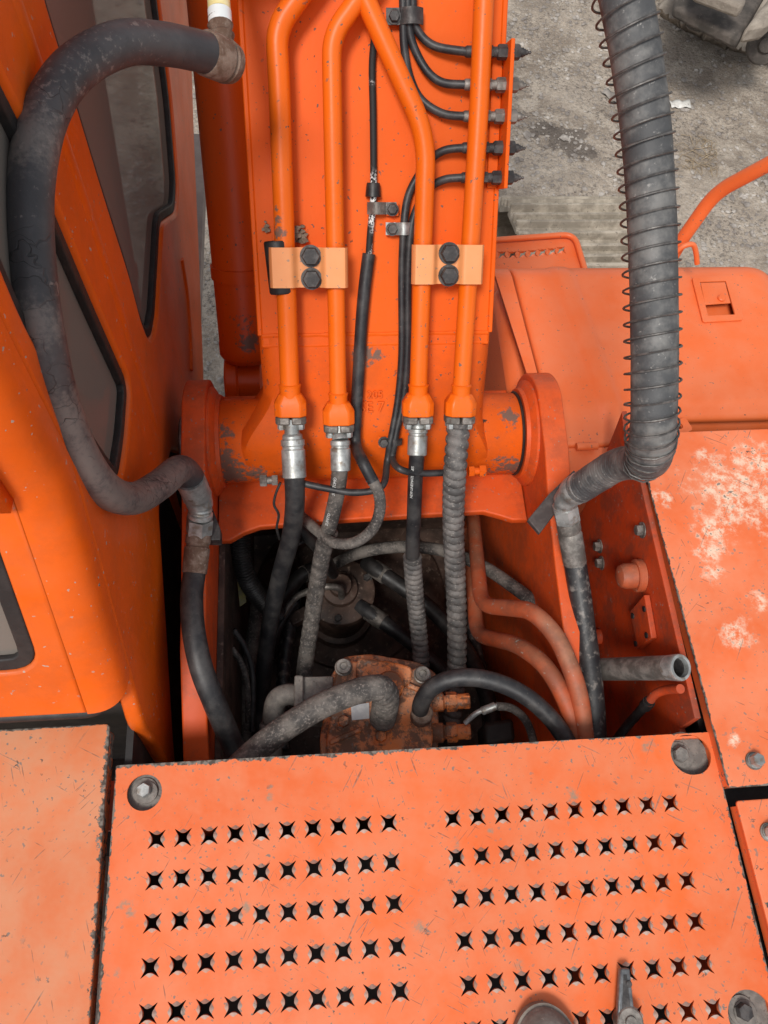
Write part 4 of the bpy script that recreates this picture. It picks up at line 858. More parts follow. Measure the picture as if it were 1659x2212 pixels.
# union and lower hose on the left bracket
def union(pts, r, mats, root, nutaf=0.05):
    pass
LU = thing('hose_union', 'zinc elbow and hex nut joining the left loop hose to the hose below', 'fitting', tuple(Dp(430, 1140, 1.5)))
e = [Dp(410, 1034, 1.425), Dp(424, 1066, 1.465), Dp(432, 1092, 1.485), Dp(432, 1118, 1.495)]
mb = MB(); P = catmull([tuple(p) for p in e], 6); rr = [0.0270, 0.0278] + [0.0278] * 5 + [0.0284, 0.0262, 0.0262, 0.0255, 0.0255, 0.0250, 0.0215, 0.0232, 0.0215, 0.0232, 0.0215, 0.0215]; mb.tube([Vector(p) for p in P], rr[:len(P)], 24); obj('elbow', mb, 'zinc', LU)
d = (Dp(428, 1160, 1.515) - Dp(432, 1108, 1.49)).normalized(); P0 = Dp(432, 1120, 1.495)
mb = MB(); mb.lathe(P0 - d * 0.014, d, [(0, 0.021), (0.002, 0.024), (0.010, 0.024), (0.012, 0.021)], 24); mb.hexn(P0, d, 0.046, 0.034, 0.08); obj('nut', mb, 'zinc', LU)
mb = MB(); a = Zp(455, 1105, -0.02); mb.prism([Zp(445, 1095, -0.045), Zp(458, 1095, -0.045), Zp(476, 1142, -0.045), Zp(476, 1166, -0.045), Zp(448, 1166, -0.045)], (0, 0, -0.03)); obj('angle_bracket', mb, 'steel_dark', LU, bevel=0.002)
H1b = thing('hose', 'black hose dropping from the left union down beside the left bracket', 'hose', tuple(Dp(430, 1300, 1.5)), group='hydraulic hoses')
q0 = P0 + d * 0.036; q1 = Dp(420, 1238, 1.50)
mb = MB(); dd = (q1 - q0); L = dd.length; mb.lathe(q0, dd, [(0, 0.021), (0.003, 0.0245), (L * 0.22, 0.0245), (L * 0.26, 0.022), (L * 0.32, 0.022), (L * 0.36, 0.0248), (L, 0.0240), (L + 0.001, 0.02)], 28); obj('ferrule', mb, 'rust', H1b)
pts = [tuple(q0 + dd * 0.85), tuple(q1)] + [tuple(Dp(u, v, dp)) for u, v, dp in ((414, 1290, 1.475), (418, 1360, 1.445), (434, 1440, 1.43), (460, 1510, 1.44), (490, 1580, 1.47), (525, 1660, 1.52))]
mb = MB(); mb.tube([Vector(p) for p in catmull(pts, 8)], 0.0218, 24); obj('rubber_run', mb, 'rubber', H1b)

# right hose with spring guard
H2 = thing('hose', 'ribbed grey hose wound in a long wire spring guard on the right', 'hose', tuple(Dp(1410, 980, 1.15)), group='hydraulic hoses')
pts = dpath([(1325, -120, 0.99), (1352, 0, 1.0), (1374, 120, 1.02), (1393, 260, 1.045), (1406, 430, 1.07), (1412, 620, 1.09), (1414, 790, 1.11), (1412, 900, 1.13), (1408, 962, 1.16), (1398, 992, 1.20), (1372, 998, 1.26), (1335, 1004, 1.32), (1290, 1030, 1.38), (1250, 1056, 1.43)])
P, s_ = resample(catmull([tuple(p) for p in pts], 10), 0.0022)
TOT = s_[-1]; jb = min(range(len(P)), key=lambda i: (Vector(P[i]) - pts[9]).length); sb = s_[jb]
rr = [0.0332 - 0.0055 * smooth((s - sb + 0.02) / 0.06) for s in s_]
def rf(i, a, r):
    amp = 0.0012 * smooth((s_[i] - sb + 0.10) / 0.05); q = (s_[i] / 0.0075 + a / 6.283) % 1
    return r + amp * (1 - abs(2 * q - 1) ** 2) + 0.0006 * max(0, 1 - abs(((s_[i] / 0.05 - a / 6.283) % 1) - 0.5) * 30) + 0.0006 * mnoise.noise(Vector((s_[i] * 25, math.cos(a), math.sin(a))))
mb = MB(); mb.tube([Vector(p) for p in P], rr, 28, rfun=rf); obj('sleeve_run', mb, 'sleeve', H2)
fr = transport([Vector(p) for p in P]); coil = []; s0 = 0.0; ph = 0.0; last = 0.0
for i in range(0, jb + 8):
    s = s_[i]; pitch = 0.0235 if s < sb - 0.16 else 0.0235 - 0.011 * smooth((s - sb + 0.16) / 0.14)
    ph += 2 * math.pi * (s - last) / pitch; last = s
    if i + 1 < len(P):
        p, x, y, t = fr[i]; nn = 1
        coil.append(p + (x * math.cos(ph) + y * math.sin(ph)) * (0.0395 - 0.006 * smooth((s - sb + 0.08) / 0.08)) + Vector((-0.002, 0.0, -0.002)))
cp_, _ = resample([tuple(p) for p in catmull([tuple(c) for c in coil], 2)], 0.006)
mb = MB(); mb.tube([Vector(p) for p in cp_], 0.0017, 6); obj('spring_guard', mb, 'wire', H2)
RU = thing('hose_union', 'zinc elbow and hex nut at the foot of the spring-guarded hose', 'fitting', tuple(Dp(1225, 1110, 1.5)))
e = [Dp(1262, 1048, 1.415), Dp(1238, 1062, 1.445), Dp(1222, 1082, 1.47), Dp(1220, 1100, 1.485)]
mb = MB(); P = catmull([tuple(p) for p in e], 6); mb.tube([Vector(p) for p in P], [0.0275, 0.029, 0.029, 0.0265, 0.0285, 0.0285, 0.028, 0.0265] + [0.0235] * 5 + [0.021] * 6, 24); obj('elbow', mb, 'zinc', RU)
P0 = Dp(1220, 1093, 1.482); P1 = Dp(1229, 1138, 1.51); d = (P1 - P0).normalized()
mb = MB(); mb.lathe(P0 - d * 0.006, d, [(0, 0.02), (0.002, 0.023), (0.008, 0.023)], 24); mb.hexn(P0, d, 0.045, 0.036, 0.08); obj('nut', mb, 'zinc', RU)
H2b = thing('hose', 'dusty black hose with long ferrule running down the right bracket', 'hose', tuple(Dp(1240, 1300, 1.55)), group='hydraulic hoses')
q0 = P0 + d * 0.038; q1 = Dp(1242, 1215, 1.54); dd = q1 - q0; L = dd.length
mb = MB(); mb.lathe(q0, dd, [(0, 0.02), (0.003, 0.0232), (L * 0.2, 0.0232), (L * 0.25, 0.0215), (L * 0.32, 0.0238), (L, 0.0232), (L + 0.001, 0.02)], 28); obj('ferrule', mb, 'steel', H2b)
pts = [tuple(q0 + dd * 0.85), tuple(q1)] + [tuple(Dp(u, v, dp)) for u, v, dp in ((1252, 1280, 1.545), (1264, 1370, 1.54), (1277, 1470, 1.52), (1284, 1560, 1.50), (1286, 1640, 1.49))]
mb = MB(); mb.tube([Vector(p) for p in catmull(pts, 8)], 0.0225, 24); obj('rubber_run', mb, 'rubber_scuffed', H2b)
# flat bar that carries the right union, and the dark plate edge beside it
FBt = thing('flat_bar', 'dark steel flat bar under the right hose union', 'bar', tuple(Zp(1180, 1110, 0.0)))
mb = MB(); mb.prism([Zp(1140, 1122, 0.01), Zp(1185, 1068, 0.03), Zp(1240, 1015, 0.035), Zp(1262, 1040, 0.035), Zp(1212, 1092, 0.03), Zp(1166, 1152, 0.01)], (0, 0, -0.012)); obj('bar', mb, 'bar_steel', FBt, bevel=0.002)

# four hoses hanging from the boom pipes into the bay
def boom_hose(idx, lab, path, r, mat, fr_len, fr_r, fmat, wrap_from=None, wrapmat='wrap', pitch=0.0155, amp=0.0042):
    pts0 = pipes[idx][0][-1]; end = Bp(*pts0, PH); dpp = (Bp(*pipes[idx][0][-1], PH) - Bp(*pipes[idx][0][-2], PH)).normalized()
    root = thing('hose', lab, 'hose', tuple(end), group='hydraulic hoses')
    x = dpp.cross(BN).normalized(); f0 = end + dpp * 0.0325
    for s in (-1, 1):   # split flange halves with their bolts
        oc = [(0.002 * s, -0.022), (0.02 * s, -0.022), (0.030 * s, -0.014), (0.030 * s, 0.014), (0.02 * s, 0.022), (0.002 * s, 0.022)]
        mb = MB(); mb.prism([f0 + x * a + BN * b for a, b in oc], dpp * 0.015); fh = obj('split_flange', mb, 'steel', root, bevel=0.003)
        mb = MB()
        for b in (0.011, -0.011): mb.hexn(f0 + dpp * 0.0152 + x * (s * 0.019) + BN * b, dpp, 0.013, 0.010)
        obj('bolt', mb, 'zinc', fh)
    c0 = f0 + dpp * 0.006; c1 = path[0]
    mb = MB(); dd = (c1 - c0); L = dd.length
    if wrap_from is None or wrap_from > 0:
        mb.lathe(c0, dd, [(0, r * 0.78), (L - 0.012, r * 0.72), (L - 0.008, r * 0.95), (L, r)], 24); obj('stem', mb, 'zinc', root)
        P = catmull([tuple(c1)] + [tuple(p) for p in path[1:]], 8); d1 = (Vector(P[3]) - Vector(P[0])).normalized()
        ferrule(Vector(P[0]), d1, fr_r, fr_len, fmat, root)
    else: P = catmull([tuple(c0 + dd * 0.2)] + [tuple(p) for p in path], 8)
    P, s_ = resample(P, 0.0021 if wrap_from is not None else 0.008)
    if wrap_from is None:
        mb = MB(); mb.tube([Vector(p) for p in P], r, 22); obj('rubber_run', mb, mat, root)
    else:
        k = int(len(P) * wrap_from)
        if k > 5: mb = MB(); mb.tube([Vector(p) for p in P[:k + 6:3]], r, 22); obj('rubber_run', mb, mat, root)
        mb = MB(); mb.tube([Vector(p) for p in P[k:]], r + 0.0015, 24, rfun=helixr(None, amp, pitch, s_[k:])); obj('spiral_wrap', mb, wrapmat, root)
        if k > 5: a_, b_ = Vector(P[k]), Vector(P[k + 3]); mb = MB(); mb.lathe(a_, b_ - a_, [(0, r + 0.002), (0.001, r + 0.0055), (0.004, r + 0.0055), (0.005, r + 0.003)], 24, caps=False); obj('wrap_end', mb, 'wrap', root)
    return root, P
HA, PA = boom_hose(0, 'black hose hanging from the leftmost boom pipe into the bay', zpath([(632, 948, 0.045), (635, 1010, 0.01), (637, 1090, -0.07), (628, 1160, -0.17), (606, 1240, -0.30), (586, 1330, -0.42), (572, 1430, -0.52), (563, 1530, -0.6), (556, 1640, -0.66)]), 0.0205, 'rubber', 0.078, 0.0235, 'zinc')
HB, PB_ = boom_hose(1, 'dusty black hose with white lettering hanging from the second boom pipe', zpath([(735, 950, 0.05), (735, 1000, 0.02), (729, 1060, -0.05), (716, 1120, -0.12), (698, 1190, -0.21), (684, 1270, -0.30), (672, 1350, -0.37), (660, 1430, -0.43), (655, 1490, -0.46)]), 0.0165, 'rubber_dusty', 0.062, 0.0198, 'zinc', wrap_from=0.36, wrapmat='rubber_dusty', pitch=0.024, amp=0.0018)
HC, PC_ = boom_hose(2, 'lettered black hose with spiral wrap below, hanging from the third boom pipe', zpath([(903, 925, 0.05), (901, 975, 0.02), (897, 1040, -0.05), (894, 1120, -0.14), (891, 1200, -0.24), (896, 1280, -0.34), (903, 1350, -0.42), (909, 1420, -0.48), (910, 1500, -0.54)]), 0.0158, 'rubber', 0.055, 0.0198, 'zinc', wrap_from=0.46, wrapmat='wrap', pitch=0.0155)
HD, PD_ = boom_hose(3, 'hose wrapped in a thick grey spiral along its whole length, rightmost of the four', zpath([(990, 925, 0.05), (984, 1000, 0.01), (980, 1080, -0.08), (980, 1160, -0.18), (984, 1250, -0.29), (987, 1340, -0.38), (987, 1420, -0.45), (984, 1480, -0.50), (975, 1560, -0.56)]), 0.0178, 'rubber', 0.05, 0.02, 'zinc', wrap_from=0.0, wrapmat='wrap', pitch=0.0205, amp=0.0050)
# printed lettering along two hoses
def hose_text(root, P, s0, txt, size, side, r):
    P = [Vector(p) for p in P]; acc = 0; i = 0
    while i < len(P) - 2 and acc < s0: acc += (P[i + 1] - P[i]).length; i += 1
    o = P[i]; t = (P[max(0, i - 6)] - P[min(len(P) - 1, i + 6)]).normalized()   # reads upwards
    toc = (Vector(CAM.tolist()) - o).normalized(); nrm = (toc + Vector((side, 0, 0))).normalized(); nrm = (nrm - t * nrm.dot(t)).normalized()
    ey = nrm.cross(t)
    obj('lettering', text_mesh(txt, size, o + nrm * (r + 0.0004), t, ey, 0.0003), 'text_white', root)
hose_text(HB, PB_, 0.096, 'SUMITOMO', 0.0098, -0.35, 0.0176)
hose_text(HB, PB_, 0.190, 'SUMITO', 0.0098, -0.35, 0.0176)
hose_text(HC, PC_, 0.115, 'NEW-LINE/MATE LINE/S', 0.0080, -0.35, 0.0164)
mb = MB(); mb.tube([Vector(p) for p in catmull([tuple(p) for p in zpath([(606, 1042, -0.04), (596, 1066, -0.06), (592, 1090, -0.08), (602, 1112, -0.10), (598, 1140, -0.13), (604, 1165, -0.17)])], 6)], 0.0028, 8); obj('thin_wire', mb, 'rubber_dark', label='thin black wire hanging left of the leftmost boom hose', cat='wire')

# ================================================================== INSIDE THE BAY
ZM = -0.20
SM = thing('swing_motor', 'rust-stained orange swing motor block in the open bay', 'motor', tuple(Zp(825, 1530, -0.6)))
def zpoly(pts, z): return [Zp(u, v, z) for u, v in pts]
def pprism(pts, z, h, smooth_r=0.006):
    P = zpoly(pts, z); q = rpoly([(p.x, p.y) for p in P], smooth_r, 4); mb = MB(); mb.prism([(x, y, z) for x, y in q], (0, 0, -h)); return mb
obj('housing', pprism([(722, 1462), (745, 1428), (775, 1428), (792, 1450), (880, 1452), (900, 1440), (925, 1448), (934, 1470), (932, 1540), (936, 1590), (925, 1680), (712, 1690), (704, 1600), (716, 1540)], ZM, 0.42, 0.010), 'paint_motor', SM, bevel=0.004)
obj('top_boss', pprism([(772, 1420), (845, 1428), (892, 1440), (888, 1475), (850, 1492), (795, 1490), (768, 1462)], ZM + 0.024, 0.05, 0.012), 'paint_motor', SM, bevel=0.005)
obj('base_flange', pprism([(706, 1475), (740, 1418), (800, 1412), (905, 1430), (945, 1455), (948, 1560), (944, 1690), (700, 1700), (690, 1600), (702, 1530)], ZM - 0.035, 0.05, 0.014), 'paint_motor', SM, bevel=0.004)
for (u0, v0, u1, v1) in ((770, 1500, 716, 1500), (880, 1480, 930, 1500), (780, 1575, 712, 1605)):
    a_, b_ = Zp(u0, v0, ZM + 0.004), Zp(u1, v1, ZM + 0.002); dv = (b_ - a_); nv_ = Vector((-dv.y, dv.x, 0)).normalized(); mb = MB(); mb.box((a_ + b_) / 2, dv / 2, nv_ * 0.005, (0, 0, 0.006)); obj('rib', mb, 'paint_motor', SM, bevel=0.003)
mb = MB(); c = Zp(842, 1478, ZM + 0.05); mb.lathe(c, (0, 0, -1), [(0, 0.024), (0.004, 0.028), (0.07, 0.03)], 28); obj('port_dome', mb, 'paint_motor', SM)
for (u, v) in ((742, 1442), (912, 1458)):
    c = Zp(u, v, ZM + 0.001); mb = MB(); mb.lathe(c, (0, 0, 1), [(0, 0.018), (0.003, 0.018), (0.004, 0.0155), (0.013, 0.0155), (0.014, 0.0145), (0.014, 0.008), (0.008, 0.0075), (0.008, 0)], 26, caps=False); obj('socket_bolt', mb, 'steel', SM)
for (u, v) in ((742, 1560), (822, 1592)):
    c = Zp(u, v, ZM + 0.0005); mb = MB(); mb.lathe(c, (0, 0, 1), [(0, 0.017), (0.003, 0.017)], 24); mb.hexn(c + Vector((0, 0, 0.003)), (0, 0, 1), 0.021, 0.012); obj('bolt', mb, 'paint_motor', SM)
mb = MB(); mb.prism(zpoly([(758, 1524), (797, 1518), (798, 1552), (760, 1556)], ZM + 0.002), (0, 0, -0.0012)); obj('name_plate', mb, 'plate_label', SM)
VB = obj('valve_block', pprism([(642, 1462), (720, 1460), (719, 1548), (640, 1548)], ZM - 0.03, 0.13, 0.003), 'bare', SM, bevel=0.003)
obj('flange', pprism([(636, 1458), (655, 1458), (655, 1552), (634, 1552)], ZM - 0.015, 0.14, 0.006), 'bare', VB, bevel=0.003)
mb = MB(); P = catmull([tuple(p) for p in zpath([(655, 1505, -0.25), (622, 1500, -0.25), (598, 1512, -0.26), (590, 1545, -0.28), (588, 1590, -0.33), (586, 1680, -0.42)])], 8); mb.tube([Vector(p) for p in P], 0.022, 22); mb.lathe(Zp(589, 1560, -0.29), (0, -0.8, -0.5), [(0, 0.024), (0.004, 0.028), (0.014, 0.028), (0.018, 0.024)], 24); obj('side_elbow', mb, 'bare', SM)
for (u, v, nm) in ((970, 1518, 0), (968, 1584, 1)):
    c = Zp(925, v, -0.24); d = Zp(u, v - 2, -0.235) - c; d.normalize(); mb = MB()
    mb.lathe(c, d, [(0, 0.02), (0.03, 0.02), (0.034, 0.014), (0.04, 0.014)], 22); mb.hexn(c + d * 0.038, d, 0.036, 0.022); mb.lathe(c + d * 0.06, d, [(0, 0.0155), (0.018, 0.0155), (0.021, 0.013)], 20); mb.hexn(c + d * 0.075, d, 0.028, 0.012)
    obj('port_fitting', mb, 'paint_motor', SM)
HM = thing('hose', 'dusty grey hose leaving the top of the swing motor towards the lower left', 'hose', tuple(Zp(700, 1520, -0.1)), group='hydraulic hoses')
P, s_ = resample(catmull([tuple(p) for p in zpath([(826, 1555, -0.19), (832, 1525, -0.135), (832, 1500, -0.095), (815, 1486, -0.07), (775, 1492, -0.065), (700, 1522, -0.07), (625, 1566, -0.08), (560, 1615, -0.09), (505, 1668, -0.10), (450, 1740, -0.12)])], 10), 0.0035)
def rf2(i, a, r): q = (s_[i] / 0.0115) % 1; k = 1 - smooth((s_[i] - 0.12) / 0.03); return r * (1 + 0.01 * mnoise.noise(Vector((s_[i] * 40, math.cos(a), math.sin(a))))) + 0.003 * k * math.sin(math.pi * q)
mb = MB(); mb.tube([Vector(p) for p in P], 0.0238, 24, rfun=rf2); obj('rubber_run', mb, 'rubber_dusty', HM)
HN = thing('hose', 'glossy black hose arching from the swing motor to the right bracket', 'hose', tuple(Zp(1060, 1470, -0.1)), group='hydraulic hoses')
mb = MB(); mb.tube([Vector(p) for p in catmull([tuple(p) for p in zpath([(908, 1555, -0.21), (910, 1520, -0.15), (935, 1484, -0.10), (990, 1464, -0.075), (1060, 1470, -0.07), (1130, 1500, -0.075), (1190, 1552, -0.09), (1235, 1620, -0.11), (1265, 1690, -0.14)])], 9)], 0.0172, 22); obj('rubber_run', mb, 'rubber', HN)
mb = MB(); mb.lathe(Zp(909, 1548, -0.20), (0, 0.1, 1), [(0, 0.022), (0.03, 0.022), (0.034, 0.018)], 24); obj('hose_clamp', mb, 'rust', HN)
# tee with small braided line right of the motor
TL = thing('pilot_line', 'thin steel-ended pilot line curling right of the swing motor', 'hose', tuple(Zp(1060, 1540, -0.3)))
mb = MB(); mb.tube([Vector(p) for p in catmull([tuple(p) for p in zpath([(1005, 1562, -0.2), (1030, 1540, -0.18), (1060, 1528, -0.17), (1075, 1524, -0.17)])], 6)], 0.0055, 12); mb.lathe(Zp(1040, 1537, -0.175), Zp(1070, 1525, -0.17) - Zp(1040, 1537, -0.175), [(0, 0.007), (0.002, 0.0085), (0.03, 0.0085)], 16); obj('steel_end', mb, 'zinc', TL)
mb = MB(); mb.tube([Vector(p) for p in catmull([tuple(p) for p in zpath([(1072, 1525, -0.17), (1105, 1530, -0.175), (1135, 1555, -0.19), (1152, 1600, -0.22), (1160, 1660, -0.25)])], 7)], 0.0085, 14); obj('hose_run', mb, 'rubber_dusty', TL)

# centre swivel joint deep in the bay
CJ = thing('swivel_joint', 'dark oily swivel joint standing deep in the bay', 'joint', tuple(Zp(738, 1275, -0.9)))
cz = -0.66; c = Zp(735, 1270, cz); c.z = -0.93
mb = MB(); mb.lathe(c, (0, 0, 1), [(0, 0.10), (0.05, 0.10), (0.055, 0.085), (0.21, 0.085), (0.215, 0.098), (0.245, 0.098), (0.25, 0.09), (0.25, 0.05), (0.27, 0.048), (0.275, 0.03), (0.30, 0.03), (0.305, 0.0)], 40, caps=False); obj('body', mb, 'oily', CJ)
for k in range(6):
    a = k * math.pi / 3 + 0.4; mb = MB(); mb.bolt(c + Vector((0.083 * math.cos(a), 0.083 * math.sin(a), 0.247)), (0, 0, 1), 0.018, 0.012); obj('bolt', mb, 'steel_dark', CJ)
for k in (-0.6, 3.6): mb = MB(); mb.box(c + Vector((0.12 * math.cos(k), 0.12 * math.sin(k), 0.2)), Vector((math.cos(k), math.sin(k), 0)) * 0.04, Vector((-math.sin(k), math.cos(k), 0)) * 0.018, (0, 0, 0.02)); obj('lug', mb, 'oily', CJ, bevel=0.004)
def bay_hose(lab, path, r, mat, fer=None, wrap=None, seg=18):
    root = thing('hose', lab, 'hose', tuple(zpath(path)[0]), group='hoses deep in the bay')
    P = catmull([tuple(p) for p in zpath(path)], 8)
    if wrap:
        P, s_ = resample(P, wrap / 6); mb = MB(); mb.tube([Vector(p) for p in P], r, seg, rfun=helixr(None, r * 0.16, wrap, s_, kind='cos'))
    else: mb = MB(); mb.tube([Vector(p) for p in P], r, seg)
    obj('rubber_run', mb, mat, root)
    if fer:
        a, b = Vector(P[0]), Vector(P[fer]); d = b - a
        mb = MB(); mb.lathe(a, d, [(0, r * 0.9), (d.length * 0.35, r * 0.9), (d.length * 0.38, r * 1.15), (d.length, r * 1.15)], 20); obj('ferrule', mb, 'steel', root)
    return root
bay_hose('hose with steel ferrule leaving the swivel joint to the lower right', [(775, 1308, -0.69), (800, 1325, -0.68), (840, 1352, -0.68), (890, 1390, -0.69), (960, 1450, -0.7)], 0.021, 'rubber', fer=14)
bay_hose('hose leaving the back of the swivel joint towards the right', [(790, 1215, -0.68), (815, 1232, -0.66), (860, 1262, -0.66), (930, 1315, -0.66), (1000, 1395, -0.64), (1050, 1500, -0.6), (1075, 1610, -0.55)], 0.022, 'rubber_dark', fer=12)
bay_hose('hose leaving the swivel joint towards the left', [(700, 1222, -0.69), (670, 1232, -0.66), (640, 1255, -0.66), (600, 1310, -0.66), (570, 1400, -0.66)], 0.021, 'rubber_dark', fer=12)
bay_hose('thin steel-ended line entering the top of the swivel joint', [(738, 1290, -0.62), (736, 1274, -0.58), (722, 1268, -0.57), (690, 1270, -0.57), (640, 1290, -0.6), (610, 1330, -0.62)], 0.009, 'steel', fer=None)
bay_hose('dusty hose arching across the far side of the bay', [(690, 1240, -0.62), (760, 1200, -0.5), (850, 1182, -0.44), (950, 1188, -0.4), (1040, 1222, -0.34), (1110, 1268, -0.28), (1165, 1310, -0.26)], 0.0155, 'rubber_dusty')
bay_hose('black corrugated conduit at the left wall of the bay', [(520, 1135, -0.3), (522, 1190, -0.34), (532, 1245, -0.38), (560, 1290, -0.44), (600, 1330, -0.5)], 0.021, 'rubber_dark', wrap=0.007)
bay_hose('dark hose sloping behind the leftmost hanging hose', [(640, 1130, -0.2), (665, 1160, -0.24), (700, 1200, -0.34), (720, 1240, -0.5)], 0.014, 'rubber_dark')
bay_hose('outer thin wire beside the left wall of the bay', [(500, 1400, -0.4), (520, 1430, -0.42), (534, 1480, -0.44), (536, 1560, -0.5)], 0.007, 'rubber_dusty')
bay_hose('inner thin wire beside the left wall of the bay', [(505, 1360, -0.4), (530, 1400, -0.43), (546, 1460, -0.46), (545, 1580, -0.5)], 0.007, 'rubber')
bay_hose('loose thin line curling under the left hoses', [(640, 1300, -0.7), (600, 1360, -0.72), (580, 1430, -0.74), (560, 1520, -0.76)], 0.012, 'rubber_dark')
bay_hose('dusty hose standing between the left wires and the leftmost hanging hose', [(560, 1285, -0.55), (552, 1350, -0.58), (540, 1430, -0.6), (532, 1520, -0.62), (530, 1640, -0.64)], 0.02, 'rubber_dusty')
bay_hose('dark hose bending behind the lettered dusty hose', [(640, 1250, -0.72), (632, 1320, -0.73), (618, 1400, -0.74), (610, 1500, -0.75), (612, 1620, -0.75)], 0.019, 'rubber_scuffed')
bay_hose('dark hose lying right of the spiral-wrapped hose', [(1010, 1330, -0.72), (1030, 1420, -0.7), (1050, 1500, -0.66), (1062, 1600, -0.62)], 0.02, 'rubber_scuffed')
mb = MB(); mb.prism(zpoly([(512, 1250), (528, 1262), (532, 1300), (518, 1310)], -0.45), (0, 0, -0.004)); obj('tag', mb, 'old_board', label='faded yellow tag at the left wall of the bay', cat='tag')
mb = MB(); mb.prism(zpoly([(650, 1135), (672, 1128), (692, 1150), (668, 1172)], -0.26), (0, 0, -0.02)); mb.prism(zpoly([(640, 1150), (660, 1142), (668, 1165), (645, 1178)], -0.27), (0, 0, -0.01)); obj('connector', mb, 'steel_dark', label='small dark connector block behind the leftmost hanging hose', cat='connector', bevel=0.003)
mb = MB(); p = Zp(1010, 1560, -0.35); mb.prism(zpoly([(1045, 1560), (1110, 1550), (1115, 1600), (1050, 1610)], -0.4), (0, 0, -0.1)); obj('valve_body', mb, 'shade_and_grime', label='dark valve body right of the swing motor', cat='valve', bevel=0.01)

# orange steel lines on the right of the bay
def oline(lab, path, r):
    o = obj('steel_line', (lambda mb: (mb.tube(rounded_path(zpath(path), 0.05, 7), r, 20), mb)[1])(MB()), 'paint_lines', label=lab, cat='pipe', group='bent orange lines in the bay')
oline('upper bent orange steel line crossing the right bracket', [(1022, 1120, -0.42), (1040, 1308, -0.24), (1150, 1318, -0.07), (1205, 1375, -0.055), (1252, 1490, -0.07), (1268, 1640, -0.13)], 0.0175)
oline('lower bent orange steel line crossing the right bracket', [(1012, 1150, -0.5), (1030, 1372, -0.34), (1120, 1392, -0.16), (1185, 1440, -0.085), (1238, 1545, -0.10), (1255, 1660, -0.15)], 0.0175)
# open grey pipe end
OP = thing('open_pipe', 'grey steel pipe with an open threaded end against the right wall', 'pipe', tuple(Dp(1400, 1442, 1.55)))
a, b = Dp(1292, 1446, 1.56), Dp(1464, 1442, 1.365); d = (b - a).normalized()
mb = MB(); mb.tube([a, a + (b - a) * 0.5, b], 0.0223, 28, caps=False); obj('tube', mb, 'steel', OP)
mb = MB(); mb.lathe(b, d, [(-0.02, 0.0224), (0.0, 0.0238), (0.006, 0.0238), (0.008, 0.0228), (0.008, 0.0177), (-0.004, 0.0168)], 36, caps=False); obj('open_end', mb, 'zinc', OP)
mb = MB()
for k in range(5): mb.lathe(b - d * (0.004 + 0.004 * k), d, [(-0.002, 0.0168), (0.0, 0.0162), (0.002, 0.0168)], 28, caps=False)
mb.lathe(b - d * 0.05, d, [(0, 0.0), (0.001, 0.0214)], 28, caps=False); mb.lathe(b - d * 0.05, d, [(0, 0.0170), (0.047, 0.0170)], 28, caps=False); obj('bore', mb, 'steel_dark', OP)
RL = thing('drain_line', 'thin line with reddish end running down the right wall', 'hose', tuple(Zp(1400, 1530, -0.2)))
mb = MB(); mb.tube([Vector(p) for p in catmull([tuple(p) for p in (Xp(1470, 1488, 0.915), Xp(1440, 1490, 0.91), Xp(1415, 1500, 0.90), Xp(1400, 1520, 0.895))], 6)], 0.0085, 14); obj('red_end', mb, 'paint_inner', RL)
mb = MB(); mb.tube([Vector(p) for p in catmull([tuple(p) for p in (Xp(1405, 1512, 0.896), Xp(1375, 1545, 0.89), Xp(1345, 1580, 0.88), Xp(1310, 1630, 0.87))], 6)], 0.0095, 14); mb.lathe(Xp(1402, 1516, 0.896), Xp(1385, 1535, 0.893) - Xp(1402, 1516, 0.896), [(0, 0.012), (0.02, 0.012)], 16); obj('hose_run', mb, 'rubber_dark', RL)

# ================================================================== TOOL BOX, STEP, HANDRAIL
ZT = -0.13
TB = thing('tool_box', 'orange front tool box with latched lid right of the boom', 'box', tuple(Zp(1350, 700, -0.8)))
xa, xb = Zp(1068, 570, ZT).x - 0.01, Zp(1102, 575, ZT).x
yf, yb = Zp(1300, 556, ZT).y, Zp(1400, 905, ZT).y; xe_ = Zp(1206, 965, ZT).x
yb2 = Zp(1215, 970, ZT).y
def lid_z(x, y):
    z = ZT
    f = max(0.0, (y - (yf - 0.07)) / 0.07); z -= 0.06 * (1 - math.sqrt(max(0, 1 - min(1, f) ** 2)))
    g_ = max(0.0, (x - (xr_ - 0.09)) / 0.09); z -= 0.07 * (1 - math.sqrt(max(0, 1 - min(1, g_) ** 2)))
    for xx in (Zp(1250, 700, ZT).x, Zp(1290, 700, ZT).x): z += 0.007 * smooth((x - xx + (y - 0.9) * 0.12) / 0.02) * (1 if xx < Zp(1270, 700, ZT).x else -1)
    b_ = max(0.0, (yb + 0.05 - y) / 0.05); z -= 0.022 * smooth(b_) if x > 1.0 else 0.010 * smooth(b_)
    return z
xr_ = Zp(1655, 600, ZT - 0.03).x + 0.03
def inpoly(x, y, poly):
    c = False
    for i in range(len(poly)):
        (x1_, y1_), (x2_, y2_) = poly[i - 1], poly[i]
        if (y1_ > y) != (y2_ > y) and x < (x2_ - x1_) * (y - y1_) / (y2_ - y1_) + x1_: c = not c
    return c
POCK = [(p.x, p.y) for p in (Zp(1504, 604, ZT), Zp(1576, 602, ZT), Zp(1597, 686, ZT), Zp(1523, 690, ZT))]
